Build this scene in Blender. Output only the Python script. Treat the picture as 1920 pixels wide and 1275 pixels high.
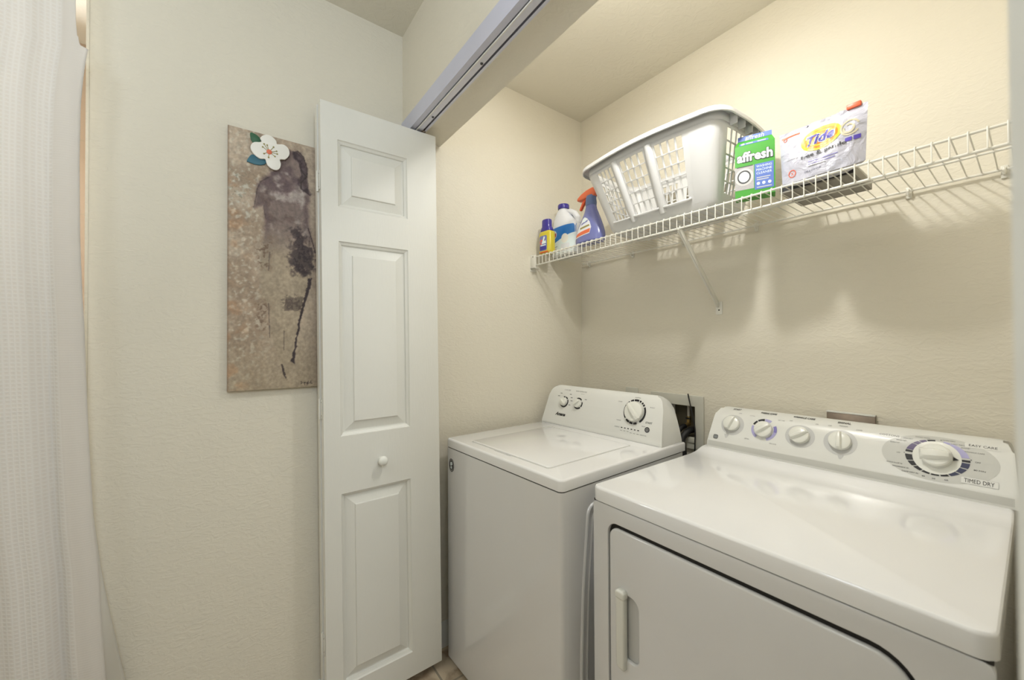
import bpy, bmesh, math, random
from mathutils import Vector, Matrix, noise
random.seed(7)
PI = math.pi
for o in list(bpy.data.objects):
    bpy.data.objects.remove(o)
SC = bpy.context.scene
COL = SC.collection

# ------------------------------------------------------------------ camera
CAM_Z = 1.265
def make_camera():
    yaw, pit, rol = math.radians(53.5352), math.radians(0.5954), math.radians(-0.2497)
    fw = Vector((-math.sin(yaw)*math.cos(pit), math.cos(yaw)*math.cos(pit), math.sin(pit)))
    r = Vector((math.cos(yaw), math.sin(yaw), 0)); u = r.cross(fw)
    r2 = r*math.cos(rol)+u*math.sin(rol); u2 = -r*math.sin(rol)+u*math.cos(rol)
    cd = bpy.data.cameras.new('camera'); cam = bpy.data.objects.new('camera', cd); COL.objects.link(cam)
    m = Matrix((r2, u2, -fw)).transposed().to_4x4(); m.translation = (0, 0, CAM_Z)
    cam.matrix_world = m
    cd.sensor_width = 36.0; cd.lens = 36.0*728.2783/1920.0; cd.clip_start = 0.02
    cd.dof.use_dof = True; cd.dof.focus_distance = 1.6; cd.dof.aperture_fstop = 4.0
    SC.camera = cam
make_camera()

# ------------------------------------------------------------------ world, lights, exposure
w = bpy.data.worlds.new('world'); SC.world = w; w.use_nodes = True
w.node_tree.nodes['Background'].inputs[0].default_value = (0.8, 0.85, 1, 1)
w.node_tree.nodes['Background'].inputs[1].default_value = 0.3
SC.view_settings.view_transform = 'Standard'; SC.view_settings.look = 'None'
SC.view_settings.gamma = 1; SC.view_settings.use_curve_mapping = False
SC.view_settings.exposure = 1.06

def light(kind, name, loc, power, color, size=0.1, sy=None, aim=None):
    ld = bpy.data.lights.new(name, kind); ld.energy = power; ld.color = color
    if kind == 'AREA':
        ld.size = size
        if sy: ld.shape = 'RECTANGLE'; ld.size_y = sy
    else:
        ld.shadow_soft_size = size
    lo = bpy.data.objects.new(name, ld); COL.objects.link(lo); lo.location = loc
    if aim is not None:
        lo.rotation_euler = (Vector(aim)-Vector(loc)).to_track_quat('-Z', 'Y').to_euler()
    return lo
# lamp inside the laundry closet, above the opening, plus added fills
light('POINT', 'closet_lamp_light', (-0.53, 0.85, 2.215), 2.5, (1.0, 0.98, 0.94), 0.03)
light('AREA', 'closet_lamp_down_fill', (-0.53, 0.84, 2.200), 2.0, (1.0, 0.99, 0.96), 0.06, 0.06, (-0.52, 1.40, 0.95))  # extra emitter added at the lamp to throw light down and back
light('AREA', 'closet_ceiling_fill', (-0.78, 0.92, 2.485), 1.5, (1.0, 0.99, 0.97), 0.8, 0.12, (-0.78, 0.69, 1.0))  # added fill strip, no fixture known here; brightens the machine tops
# bathroom lamps behind the camera: ceiling fixture and vanity bar, plus added fills
light('POINT', 'bath_ceiling_light', (-0.50, -0.80, 2.20), 3.4, (0.78, 0.87, 1.0), 0.13)
light('AREA', 'bounce_fill', (0.25, -0.55, 1.75), 3.4, (0.74, 0.86, 1.0), 0.3, 0.3, (0.1, -0.35, 2.5))  # added fill aimed upwards to brighten the bathroom ceiling
light('AREA', 'tub_fill', (-1.95, -1.0, 2.48), 1.5, (0.92, 0.95, 1.0), 0.16, 0.16, (-1.95, -1.0, 0))  # added fill that lifts the dark alcove, no known fixture
light('AREA', 'tub_curtain_fill', (-2.27, -0.95, 1.75), 26.0, (0.94, 0.97, 1.0), 0.6, 0.9, (-1.4, -0.75, 1.5))  # added fill behind the curtain to brighten it, no window there
light('AREA', 'vanity_light', (1.0, 0.0, 1.95), 9.0, (0.79, 0.88, 1.0), 0.25, 0.8, (-1.4, -0.1, 0.9))

# ------------------------------------------------------------------ materials
def lin(c):
    return tuple(((x/255.0)/12.92 if x/255.0 <= 0.04045 else ((x/255.0+0.055)/1.055)**2.4) for x in c)
class NT:
    def __init__(s, m): s.m = m; s.n = m.node_tree.nodes; s.l = m.node_tree.links; s.b = s.n['Principled BSDF']
    def add(s, t, **k):
        n = s.n.new(t)
        for a, v in k.items(): setattr(n, a, v)
        return n
    def link(s, a, b): s.l.new(a, b)
    def math(s, op, a, b=None):
        n = s.add('ShaderNodeMath', operation=op)
        for i, v in enumerate((a, b)):
            if v is None: continue
            if isinstance(v, (int, float)): n.inputs[i].default_value = v
            else: s.link(v, n.inputs[i])
        return n.outputs[0]
def mat(name, rgb, rough=0.5, metal=0.0, coat=0.0, spec=0.5, var=0.0, vscale=8.0, bump=None, emit=None, trans=0, srgb=True, sss=0):
    m = bpy.data.materials.new(name); m.use_nodes = True; t = NT(m); b = t.b
    c = lin(rgb) if srgb else rgb
    b.inputs['Base Color'].default_value = (*c, 1)
    b.inputs['Roughness'].default_value = rough; b.inputs['Metallic'].default_value = metal
    b.inputs['Coat Weight'].default_value = coat; b.inputs['Coat Roughness'].default_value = 0.05
    b.inputs['Specular IOR Level'].default_value = spec
    b.inputs['Transmission Weight'].default_value = trans
    if sss:
        b.inputs['Subsurface Weight'].default_value = sss; b.inputs['Subsurface Radius'].default_value = (0.01, 0.01, 0.01); b.inputs['Subsurface Scale'].default_value = 1
    tc = None
    if var or bump:
        tc = t.add('ShaderNodeTexCoord')
    if var:
        nz = t.add('ShaderNodeTexNoise'); nz.inputs['Scale'].default_value = vscale; nz.inputs['Detail'].default_value = 3
        t.link(tc.outputs['Object'], nz.inputs['Vector'])
        mx = t.add('ShaderNodeMix', data_type='RGBA')
        mx.inputs[6].default_value = (*[max(0, x*(1-var)) for x in c], 1); mx.inputs[7].default_value = (*[min(1, x*(1+var)) for x in c], 1)
        t.link(nz.outputs['Fac'], mx.inputs[0]); t.link(mx.outputs[2], b.inputs['Base Color'])
    if bump:
        sc_, dist, stretch = bump
        mp = t.add('ShaderNodeMapping'); mp.inputs['Scale'].default_value = stretch
        t.link(tc.outputs['Object'], mp.inputs['Vector'])
        nz = t.add('ShaderNodeTexNoise'); nz.inputs['Scale'].default_value = sc_; nz.inputs['Detail'].default_value = 5
        nz.inputs['Distortion'].default_value = 0.6
        t.link(mp.outputs[0], nz.inputs['Vector'])
        bp = t.add('ShaderNodeBump'); bp.inputs['Distance'].default_value = dist; bp.inputs['Strength'].default_value = 1.0
        t.link(nz.outputs['Fac'], bp.inputs['Height']); t.link(bp.outputs[0], b.inputs['Normal'])
    return m

def wall_mat(name, rgb, scale=34.0, dist=0.0035, stretch=(1, 1, 2.0)):
    m = mat(name, rgb, 0.75, spec=0.25, var=0.02, vscale=3)
    t = NT(m)
    tc = t.add('ShaderNodeTexCoord')
    mp = t.add('ShaderNodeMapping'); mp.inputs['Scale'].default_value = stretch; t.link(tc.outputs['Object'], mp.inputs['Vector'])
    n1 = t.add('ShaderNodeTexNoise'); n1.inputs['Scale'].default_value = scale; n1.inputs['Detail'].default_value = 3; n1.inputs['Distortion'].default_value = 1.2
    n2 = t.add('ShaderNodeTexNoise'); n2.inputs['Scale'].default_value = scale*3.2; n2.inputs['Detail'].default_value = 2
    t.link(mp.outputs[0], n1.inputs['Vector']); t.link(mp.outputs[0], n2.inputs['Vector'])
    rp = t.add('ShaderNodeMapRange'); rp.inputs['From Min'].default_value = 0.42; rp.inputs['From Max'].default_value = 0.62; rp.interpolation_type = 'SMOOTHSTEP'
    t.link(n1.outputs['Fac'], rp.inputs['Value'])
    h = t.math('ADD', t.math('MULTIPLY', rp.outputs[0], 0.5), t.math('MULTIPLY', n2.outputs['Fac'], 0.35))
    bp = t.add('ShaderNodeBump'); bp.inputs['Distance'].default_value = dist; bp.inputs['Strength'].default_value = 0.28
    t.link(h, bp.inputs['Height']); t.link(bp.outputs[0], t.b.inputs['Normal'])
    return m
M = {}
M['wall'] = wall_mat('wall_paint', (223, 217, 201))
M['ceil'] = wall_mat('ceiling_paint', (223, 218, 203), 28, 0.003, (1, 1, 1))
M['trim'] = mat('white_trim_paint', (222, 222, 216), 0.35, var=0.015)
M['fascia'] = mat('painted_fascia', (200, 201, 216), 0.4, var=0.03, vscale=20)
M['door'] = mat('white_door_paint', (224, 223, 215), 0.38, var=0.012, vscale=6, bump=(40, 0.0004, (1, 6, 0.6)))
M['enamel'] = mat('white_enamel', (238, 238, 238), 0.14, coat=0.8, var=0.01)
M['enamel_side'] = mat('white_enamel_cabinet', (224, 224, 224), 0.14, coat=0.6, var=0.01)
M['plastic'] = mat('white_console_plastic', (224, 224, 219), 0.28, coat=0.15, var=0.01)
M['knob'] = mat('white_knob_plastic', (228, 228, 220), 0.25, coat=0.2)
M['gap'] = mat('dark_gap', (40, 38, 34), 0.8)
M['ink'] = mat('black_ink', (28, 27, 30), 0.5)
M['greyink'] = mat('grey_ink', (120, 120, 118), 0.5)
M['palegrey'] = mat('pale_grey_print_and_shade', (200, 200, 194), 0.35)
M['disc'] = mat('silver_grey_print', (198, 198, 196), 0.35)
M['lilac'] = mat('lilac_print', (172, 168, 208), 0.4)
M['lilac2'] = mat('violet_print', (128, 122, 184), 0.4)
M['purple'] = mat('dark_violet_print', (96, 84, 118), 0.4)
M['navy'] = mat('navy_print', (52, 56, 84), 0.4)
M['wire'] = mat('white_vinyl_wire', (226, 224, 214), 0.35, coat=0.1)
M['metal'] = mat('galvanised_track', (208, 209, 220), 0.35, metal=0.25, var=0.06, vscale=40)
M['steel'] = mat('brushed_steel', (150, 138, 128), 0.3, metal=1.0, var=0.15, vscale=60)
M['brass'] = mat('brass_valve', (176, 150, 96), 0.35, metal=0.8, var=0.1)
M['rubber'] = mat('black_rubber', (26, 26, 28), 0.5, var=0.1, vscale=60)
M['pvc'] = mat('white_pipe', (205, 200, 190), 0.4)
M['boxplastic'] = mat('white_outlet_box_plastic', (206, 204, 192), 0.4)
M['boxin'] = mat('outlet_box_inside_shade', (120, 112, 92), 0.6)  # recess shade put into the colour, darker than the white faceplate
M['basket'] = mat('white_basket_plastic', (210, 210, 209), 0.3, coat=0.1, sss=0.1)
M['green'] = mat('carton_green', (66, 152, 46), 0.45)
M['bluecard'] = mat('carton_blue', (92, 118, 190), 0.45)
M['white'] = mat('white_print', (228, 240, 240), 0.4)
M['photo'] = mat('carton_grey_photo', (170, 168, 168), 0.45, var=0.15, vscale=200)
M['dkgrey'] = mat('dark_grey_print', (70, 70, 72), 0.4)
M['foil'] = mat('pouch_film', (186, 186, 198), 0.22, coat=0.4, var=0.02, bump=(26, 0.009, (1, 1, 1)))
M['yellow'] = mat('logo_yellow', (232, 220, 60), 0.4)
M['orange'] = mat('logo_orange', (240, 140, 50), 0.4)
M['redor'] = mat('red_orange_plastic', (228, 96, 56), 0.4)
M['tideblue'] = mat('logo_blue', (62, 54, 150), 0.4)
M['violet'] = mat('badge_violet', (84, 70, 170), 0.4)
M['cream'] = mat('cream_swirl', (196, 188, 160), 0.4)
M['ybottle'] = mat('yellow_bottle_plastic', (206, 190, 52), 0.3, coat=0.2)
M['bcap'] = mat('blue_cap_plastic', (52, 40, 140), 0.3, coat=0.3)
M['jug'] = mat('white_jug_plastic', (226, 228, 232), 0.3, coat=0.2)
M['bluelabel'] = mat('label_blue', (40, 120, 200), 0.35)
M['spray'] = mat('blue_spray_bottle', (116, 122, 180), 0.25, coat=0.3)
M['collar'] = mat('slate_blue_collar', (98, 116, 158), 0.35)
M['sorange'] = mat('orange_trigger_plastic', (226, 112, 72), 0.35)
M['red'] = mat('label_red', (190, 60, 60), 0.4)
M['card'] = mat('grey_tray_card', (150, 146, 136), 0.6)
M['petal'] = mat('petal_white', (236, 234, 226), 0.5)
M['leafg'] = mat('leaf_green', (44, 92, 62), 0.5, var=0.15, vscale=90)
M['leaft'] = mat('leaf_teal', (50, 104, 122), 0.5, var=0.1, vscale=90)
M['stamen'] = mat('stamen_olive', (150, 140, 84), 0.5)
M['coral'] = mat('coral_center', (220, 116, 84), 0.5, var=0.1, vscale=200)
M['tile'] = mat('shower_tile', (186, 164, 138), 0.3, var=0.06, vscale=6)
M['vinyl'] = mat('curtain_liner_vinyl', (232, 229, 220), 0.4, spec=0.4)
def translucent(m, fac):
    t = NT(m); tl_ = t.add('ShaderNodeBsdfTranslucent'); tl_.inputs[0].default_value = (.88, .87, .84, 1); ms = t.add('ShaderNodeMixShader'); ms.inputs[0].default_value = fac
    out_ = [n for n in t.n if n.type == 'OUTPUT_MATERIAL'][0]; t.link(t.b.outputs[0], ms.inputs[1]); t.link(tl_.outputs[0], ms.inputs[2]); t.link(ms.outputs[0], out_.inputs[0])
translucent(M['vinyl'], .6)

def floor_mat():
    m = mat('floor_tile', (186, 166, 140), 0.4); t = NT(m)
    tc = t.add('ShaderNodeTexCoord')
    br = t.add('ShaderNodeTexBrick'); br.offset = 0.0; br.inputs['Scale'].default_value = 1
    br.inputs['Brick Width'].default_value = 0.33; br.inputs['Row Height'].default_value = 0.33; br.inputs['Mortar Size'].default_value = 0.004
    nz = t.add('ShaderNodeTexNoise'); nz.inputs['Scale'].default_value = 14; nz.inputs['Detail'].default_value = 6; nz.inputs['Distortion'].default_value = 1
    t.link(tc.outputs['Object'], br.inputs['Vector']); t.link(tc.outputs['Object'], nz.inputs['Vector'])
    cr = t.add('ShaderNodeValToRGB'); cr.color_ramp.elements[0].position = 0.35; cr.color_ramp.elements[1].position = 0.65
    cr.color_ramp.elements[0].color = (*lin((150, 128, 104)), 1); cr.color_ramp.elements[1].color = (*lin((206, 190, 166)), 1)
    t.link(nz.outputs['Fac'], cr.inputs[0]); t.link(cr.outputs[0], br.inputs['Color1']); t.link(cr.outputs[0], br.inputs['Color2'])
    br.inputs['Mortar'].default_value = (*lin((150, 140, 124)), 1)
    t.link(br.outputs['Color'], t.b.inputs['Base Color'])
    return m
M['floor'] = floor_mat()
def tile_mat():
    m = M['tile']; t = NT(m)
    tc = t.add('ShaderNodeTexCoord'); sx = t.add('ShaderNodeSeparateXYZ'); t.link(tc.outputs['Object'], sx.inputs[0])
    cb = t.add('ShaderNodeCombineXYZ'); t.link(t.math('ADD', sx.outputs[0], sx.outputs[1]), cb.inputs[0]); t.link(sx.outputs[2], cb.inputs[1])
    br = t.add('ShaderNodeTexBrick'); br.offset = 0; br.inputs['Scale'].default_value = 1
    br.inputs['Brick Width'].default_value = 0.3; br.inputs['Row Height'].default_value = 0.3; br.inputs['Mortar Size'].default_value = 0.003
    br.inputs['Color1'].default_value = (*lin((168, 148, 126)), 1); br.inputs['Color2'].default_value = (*lin((162, 142, 120)), 1); br.inputs['Mortar'].default_value = (*lin((160, 144, 122)), 1)
    t.link(cb.outputs[0], br.inputs['Vector']); t.link(br.outputs['Color'], t.b.inputs['Base Color'])
tile_mat()
def curtain_mat():
    m = mat('waffle_weave_cloth', (236, 232, 226), 0.85, spec=0.2); t = NT(m)
    uv = t.add('ShaderNodeUVMap'); uv.uv_map = 'UVMap'
    sx = t.add('ShaderNodeSeparateXYZ'); t.link(uv.outputs[0], sx.inputs[0])
    a = t.math('ABSOLUTE', t.math('SINE', t.math('MULTIPLY', sx.outputs[0], PI/0.0095)))
    b = t.math('ABSOLUTE', t.math('SINE', t.math('MULTIPLY', sx.outputs[1], PI/0.0095)))
    cell = t.math('MAXIMUM', t.math('SUBTRACT', 1.0, a), t.math('SUBTRACT', 1.0, b))
    # the waffle weave starts inside the plain ribbed border
    rp = t.add('ShaderNodeMapRange'); rp.inputs['From Min'].default_value = 0.045; rp.inputs['From Max'].default_value = 0.05
    t.link(sx.outputs[0], rp.inputs['Value'])
    rib = t.math('SINE', t.math('MULTIPLY', sx.outputs[1], 2*PI/0.006))
    h = t.math('ADD', t.math('MULTIPLY', cell, rp.outputs[0]), t.math('MULTIPLY', rib, t.math('MULTIPLY', t.math('SUBTRACT', 1.0, rp.outputs[0]), 0.12)))
    bp = t.add('ShaderNodeBump'); bp.inputs['Distance'].default_value = 0.0012; bp.inputs['Strength'].default_value = 0.5
    t.link(h, bp.inputs['Height']); t.link(bp.outputs[0], t.b.inputs['Normal'])
    mx = t.add('ShaderNodeMix', data_type='RGBA')
    mx.inputs[6].default_value = (*lin((236, 231, 224)), 1); mx.inputs[7].default_value = (*lin((246, 244, 240)), 1)
    t.link(t.math('MULTIPLY', cell, rp.outputs[0]), mx.inputs[0]); t.link(mx.outputs[2], t.b.inputs['Base Color'])
    tl_ = t.add('ShaderNodeBsdfTranslucent'); tl_.inputs[0].default_value = (.85, .83, .8, 1); ms = t.add('ShaderNodeMixShader'); ms.inputs[0].default_value = .35
    t.link(t.b.outputs[0], ms.inputs[1]); t.link(tl_.outputs[0], ms.inputs[2]); out_ = [n for n in t.n if n.type == 'OUTPUT_MATERIAL'][0]; t.link(ms.outputs[0], out_.inputs[0])
    return m
M['curtain'] = curtain_mat()

# ------------------------------------------------------------------ mesh helpers
def bm_box(x0, x1, y0, y1, z0, z1, bev=0, seg=2):
    bm = bmesh.new(); bmesh.ops.create_cube(bm, size=1)
    for v in bm.verts:
        v.co = Vector(((x0+x1)/2+v.co.x*(x1-x0), (y0+y1)/2+v.co.y*(y1-y0), (z0+z1)/2+v.co.z*(z1-z0)))
    if bev: bmesh.ops.bevel(bm, geom=bm.edges[:], offset=bev, segments=seg, affect='EDGES', profile=0.5)
    return bm
def bm_lathe(prof, n=32, c=(0, 0, 0), sx=1, sy=1, ex=2.0, cap=True):
    """prof: (r, z) or (rx, ry, z, cx) rows; ex: superellipse exponent."""
    bm = bmesh.new(); rows = []
    for p in prof:
        if len(p) == 2: rx, ry, z, cx = p[0]*sx, p[0]*sy, p[1], 0
        else: rx, ry, z, cx = p
        row = []
        for i in range(n):
            a = 2*PI*i/n; ca, sa = math.cos(a), math.sin(a)
            row.append(bm.verts.new((c[0]+cx+rx*math.copysign(abs(ca)**(2/ex), ca), c[1]+ry*math.copysign(abs(sa)**(2/ex), sa), c[2]+z)))
        rows.append(row)
    for a, b in zip(rows, rows[1:]):
        for i in range(n):
            bm.faces.new((a[i], a[(i+1) % n], b[(i+1) % n], b[i]))
    if cap:
        bm.faces.new(list(reversed(rows[0]))); bm.faces.new(rows[-1])
    return bm
def bm_tube(pts, r, n=8, cap=True, smooth_n=0):
    pts = [Vector(p) for p in pts]
    if smooth_n:
        out = []
        P = [pts[0]]+pts+[pts[-1]]
        for i in range(1, len(P)-2):
            for k in range(smooth_n):
                t = k/smooth_n; a, b, c, d = P[i-1], P[i], P[i+1], P[i+2]
                out.append(0.5*((2*b)+(-a+c)*t+(2*a-5*b+4*c-d)*t*t+(-a+3*b-3*c+d)*t**3))
        out.append(pts[-1]); pts = out
    bm = bmesh.new(); rows = []; up = None
    for i, p in enumerate(pts):
        d = (pts[min(i+1, len(pts)-1)]-pts[max(i-1, 0)]).normalized()
        if up is None: up = Vector((0, 0, 1)) if abs(d.z) < 0.9 else Vector((1, 0, 0))
        s = d.cross(up)
        if s.length < 1e-5: s = d.orthogonal()
        s.normalize(); up = s.cross(d).normalized()
        rr = r[i] if isinstance(r, (list, tuple)) else r
        rows.append([bm.verts.new(p+s*math.cos(2*PI*k/n)*rr+up*math.sin(2*PI*k/n)*rr) for k in range(n)])
    for a, b in zip(rows, rows[1:]):
        for k in range(n): bm.faces.new((a[k], a[(k+1) % n], b[(k+1) % n], b[k]))
    if cap: bm.faces.new(list(reversed(rows[0]))); bm.faces.new(rows[-1])
    return bm
def bm_curve2d(loops, depth, bev=0.0, res=1):
    """loops of 2D points (outer first, then holes) -> solid of thickness depth centred on z=0."""
    cu = bpy.data.curves.new('tmp', 'CURVE'); cu.dimensions = '2D'; cu.fill_mode = 'BOTH'
    cu.extrude = max(depth/2-bev, 0); cu.bevel_depth = bev; cu.bevel_resolution = res; cu.offset = -bev if bev else 0
    for lp in loops:
        s = cu.splines.new('POLY'); s.points.add(len(lp)-1)
        for i, p in enumerate(lp): s.points[i].co = (p[0], p[1], 0, 1)
        s.use_cyclic_u = True
    ob = bpy.data.objects.new('tmp', cu); COL.objects.link(ob)
    dg = bpy.context.evaluated_depsgraph_get(); me = bpy.data.meshes.new_from_object(ob.evaluated_get(dg))
    bm = bmesh.new(); bm.from_mesh(me); bpy.data.objects.remove(ob); bpy.data.curves.remove(cu); bpy.data.meshes.remove(me)
    bmesh.ops.remove_doubles(bm, verts=bm.verts[:], dist=1e-6)
    return bm
def bm_text(s, size, center=True, width=None, slant=0.0, bold=0.0, height=None):
    cu = bpy.data.curves.new('tmp', 'FONT'); cu.body = s; cu.size = size; cu.resolution_u = 2; cu.shear = slant; cu.offset = bold
    ob = bpy.data.objects.new('tmp', cu); COL.objects.link(ob)
    dg = bpy.context.evaluated_depsgraph_get(); me = bpy.data.meshes.new_from_object(ob.evaluated_get(dg))
    bm = bmesh.new(); bm.from_mesh(me); bpy.data.objects.remove(ob); bpy.data.curves.remove(cu); bpy.data.meshes.remove(me)
    xs = [v.co.x for v in bm.verts]; ys = [v.co.y for v in bm.verts]
    cx, cy = (min(xs)+max(xs))/2, (min(ys)+max(ys))/2
    fx = width/(max(xs)-min(xs)) if width else 1; fy = height/(max(ys)-min(ys)) if height else (fx if width else 1)
    for v in bm.verts: v.co = Vector(((v.co.x-cx)*fx, (v.co.y-cy)*fy, 0))
    return bm
def bm_poly(pts, maxlen=None):
    bm = bmesh.new(); bm.faces.new([bm.verts.new((p[0], p[1], 0)) for p in pts])
    bmesh.ops.triangulate(bm, faces=bm.faces[:])
    return refine(bm, maxlen)
def refine(bm, maxlen):
    if maxlen:
        for _ in range(6):
            es = [e for e in bm.edges if e.calc_length() > maxlen]
            if not es: break
            bmesh.ops.subdivide_edges(bm, edges=es, cuts=1); bmesh.ops.triangulate(bm, faces=bm.faces[:])
    return bm
def ell(cx, cy, rx, ry, n=32, a0=0, a1=2*PI):
    return [(cx+rx*math.cos(a0+(a1-a0)*i/n), cy+ry*math.sin(a0+(a1-a0)*i/n)) for i in range(n if abs(a1-a0-2*PI) < 1e-6 else n+1)]
def bm_ring(cx, cy, ro, ri, a0=0, a1=360, n=24, ro2=None, ri2=None):
    ro2 = ro2 or ro; ri2 = ri2 or ri
    bm = bmesh.new(); A = []; B = []
    for i in range(n+1):
        a = math.radians(a0+(a1-a0)*i/n)
        A.append(bm.verts.new((cx+ro*math.cos(a), cy+ro2*math.sin(a), 0))); B.append(bm.verts.new((cx+ri*math.cos(a), cy+ri2*math.sin(a), 0)))
    for i in range(n): bm.faces.new((A[i], A[i+1], B[i+1], B[i]))
    return bm
def rrect(x0, x1, y0, y1, r, n=6, rs=None):
    rs = rs or (r, r, r, r)  # order: BL, BR, TR, TL
    out = []
    for (cx, cy, a), q in zip(((x0, y0, 180), (x1, y0, 270), (x1, y1, 0), (x0, y1, 90)), rs):
        ox = cx+q if cx == x0 else cx-q; oy = cy+q if cy == y0 else cy-q
        for i in range(n+1):
            t = math.radians(a+90*i/n); out.append((ox+q*math.cos(t), oy+q*math.sin(t)))
    return out

class MB:
    def __init__(s): s.v = []; s.f = []; s.mi = []; s.mats = []
    def add(s, bm, m, xf=None, free=True):
        if m not in s.mats: s.mats.append(m)
        k = s.mats.index(m); base = len(s.v)
        bm.verts.index_update()
        for v in bm.verts:
            c = v.co
            if xf is not None: c = xf @ c if isinstance(xf, Matrix) else xf(c)
            s.v.append(tuple(c))
        for f in bm.faces:
            s.f.append([base+v.index for v in f.verts]); s.mi.append(k)
        if free: bm.free()
        return s
    def build(s, name, parent=None, angle=35, recalc=True, **tags):
        me = bpy.data.meshes.new(name); me.from_pydata(s.v, [], s.f)
        for m in s.mats: me.materials.append(m)
        for p, k in zip(me.polygons, s.mi): p.material_index = k
        if recalc:
            bm = bmesh.new(); bm.from_mesh(me); bmesh.ops.recalc_face_normals(bm, faces=bm.faces[:]); bm.to_mesh(me); bm.free()
        me.polygons.foreach_set('use_smooth', [True]*len(me.polygons))
        me.set_sharp_from_angle(angle=math.radians(angle))
        me.update()
        o = bpy.data.objects.new(name, me); COL.objects.link(o)
        if parent: o.parent = parent
        for a, b in tags.items(): o[a] = b
        return o
def single(name, bm, m, parent=None, xf=None, angle=35, recalc=True, **tags):
    return MB().add(bm, m, xf).build(name, parent, angle, recalc, **tags)
def thing(name, label, cat, loc=(0, 0, 0), rz=0, group=None):
    o = bpy.data.objects.new(name, None); COL.objects.link(o); o.location = loc; o.rotation_euler = (0, 0, rz)
    o.empty_display_size = 0.05
    o['label'] = label; o['category'] = cat
    if group: o['group'] = group
    return o
def T(x, y, z): return Matrix.Translation((x, y, z))
def RX(d): return Matrix.Rotation(math.radians(d), 4, 'X')
def RY(d): return Matrix.Rotation(math.radians(d), 4, 'Y')
def RZ(d): return Matrix.Rotation(math.radians(d), 4, 'Z')

# ------------------------------------------------------------------ room shell
ZC = CAM_Z+1.2318      # ceiling
YB = 1.591             # closet back wall
XL = -1.5              # left wall
XR = 0.13              # closet right wall
YO, YI = 0.569, 0.733  # header wall faces
ZH = CAM_Z+0.84        # soffit
ZF = CAM_Z+0.881       # bottom of painted header wall
YA = -0.294            # end of the left wall, start of the tub alcove
XE, YS = 1.05, -1.75   # bathroom east and south walls
def S(name, boxes, m, **k):
    mb = MB()
    for b in boxes: mb.add(bm_box(*b), m)
    return mb.build(name, kind='structure', **k)
S('floor', [(-2.4, XE+.1, YS-.1, YB+.2, -0.1, 0)], M['floor'])
S('ceiling', [(-2.4, XE+.1, YS-.1, YB+.2, ZC, ZC+.1)], M['ceil'])
S('wall_left', [(XL-.115, XL, YA, YB+.2, 0, ZC)], M['wall'])
# back wall with the opening for the washer outlet box
hx0, hx1, hz0, hz1 = -1.025, -0.852, 0.866, 1.002
S('wall_back', [(XL, hx0, YB, YB+.12, 0, ZC), (hx1, XR, YB, YB+.12, 0, ZC), (hx0, hx1, YB, YB+.12, 0, hz0), (hx0, hx1, YB, YB+.12, hz1, ZC)], M['wall'])
S('wall_right', [(XR, XR+.1, YI, YB+.12, 0, ZC)], M['wall'])
S('wall_header', [(XL, XR, YO, YI, ZF, ZC), (XL, XR, YO+.012, YI, ZH, ZF)], M['wall'])
S('wall_north', [(XR, XE+.1, YO, YI, 0, ZC)], M['wall'])
S('wall_east', [(XE, XE+.1, YS, YO, 0, ZC)], M['wall'])
S('wall_south', [(-2.4, XE+.1, YS-.1, YS, 0, ZC)], M['wall'])
S('wall_alcove', [(-2.4, -2.3, YS, YA+.1, 0, ZC), (-2.3, XL-.115, YA, YA+.1, 0, ZC)], M['tile'])
S('trim_1', [(XL, XR, YO-.004, YO+.0145, ZH-.0165, ZF+.002)], M['fascia'])
# white bullnose bead down the end of the left wall
S('trim_2', [(XL-.115, XL+.001, YA-.006, YA, 0, ZC-.001)], M['wall'])
def baseboard(name, y0, y1):
    prof = [(0, 0), (.014, 0), (.014, .055), (.0125, .060), (.0125, .075), (.009, .083), (.009, .088), (.004, .1), (0, .1)]
    bm = bmesh.new(); A = [bm.verts.new((XL+p[0], y0, p[1])) for p in prof]; B = [bm.verts.new((XL+p[0], y1, p[1])) for p in prof]
    n = len(prof)
    for i in range(n): bm.faces.new((A[i], A[(i+1) % n], B[(i+1) % n], B[i]))
    bm.faces.new(list(reversed(A))); bm.faces.new(B)
    single(name, bm, M['trim'], kind='structure')
baseboard('baseboard_left', YA+.0, YB)

# ------------------------------------------------------------------ bifold track in the header
tr = thing('door_track', 'grey metal sliding track screwed under the header above the closet opening', 'door track', (0, 0, ZH))
bm = bmesh.new()
mb = MB()
y0, y1 = .5875, .6215
x0t, x1t = XL+.005, XR-.005
mb.add(bm_box(x0t, x1t, y0, y1, -.004, 0), M['metal'])
mb.add(bm_box(x0t, x1t, y0, y0+.0016, -.020, -.004), M['metal']); mb.add(bm_box(x0t, x1t, y1-.0016, y1, -.020, -.004), M['metal'])
mb.add(bm_box(x0t, x1t, y0, y0+.019, -.021, -.0195), M['metal']); mb.add(bm_box(x0t, x1t, y1-.008, y1, -.021, -.0195), M['metal'])
mb.build('channel', tr)
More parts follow.
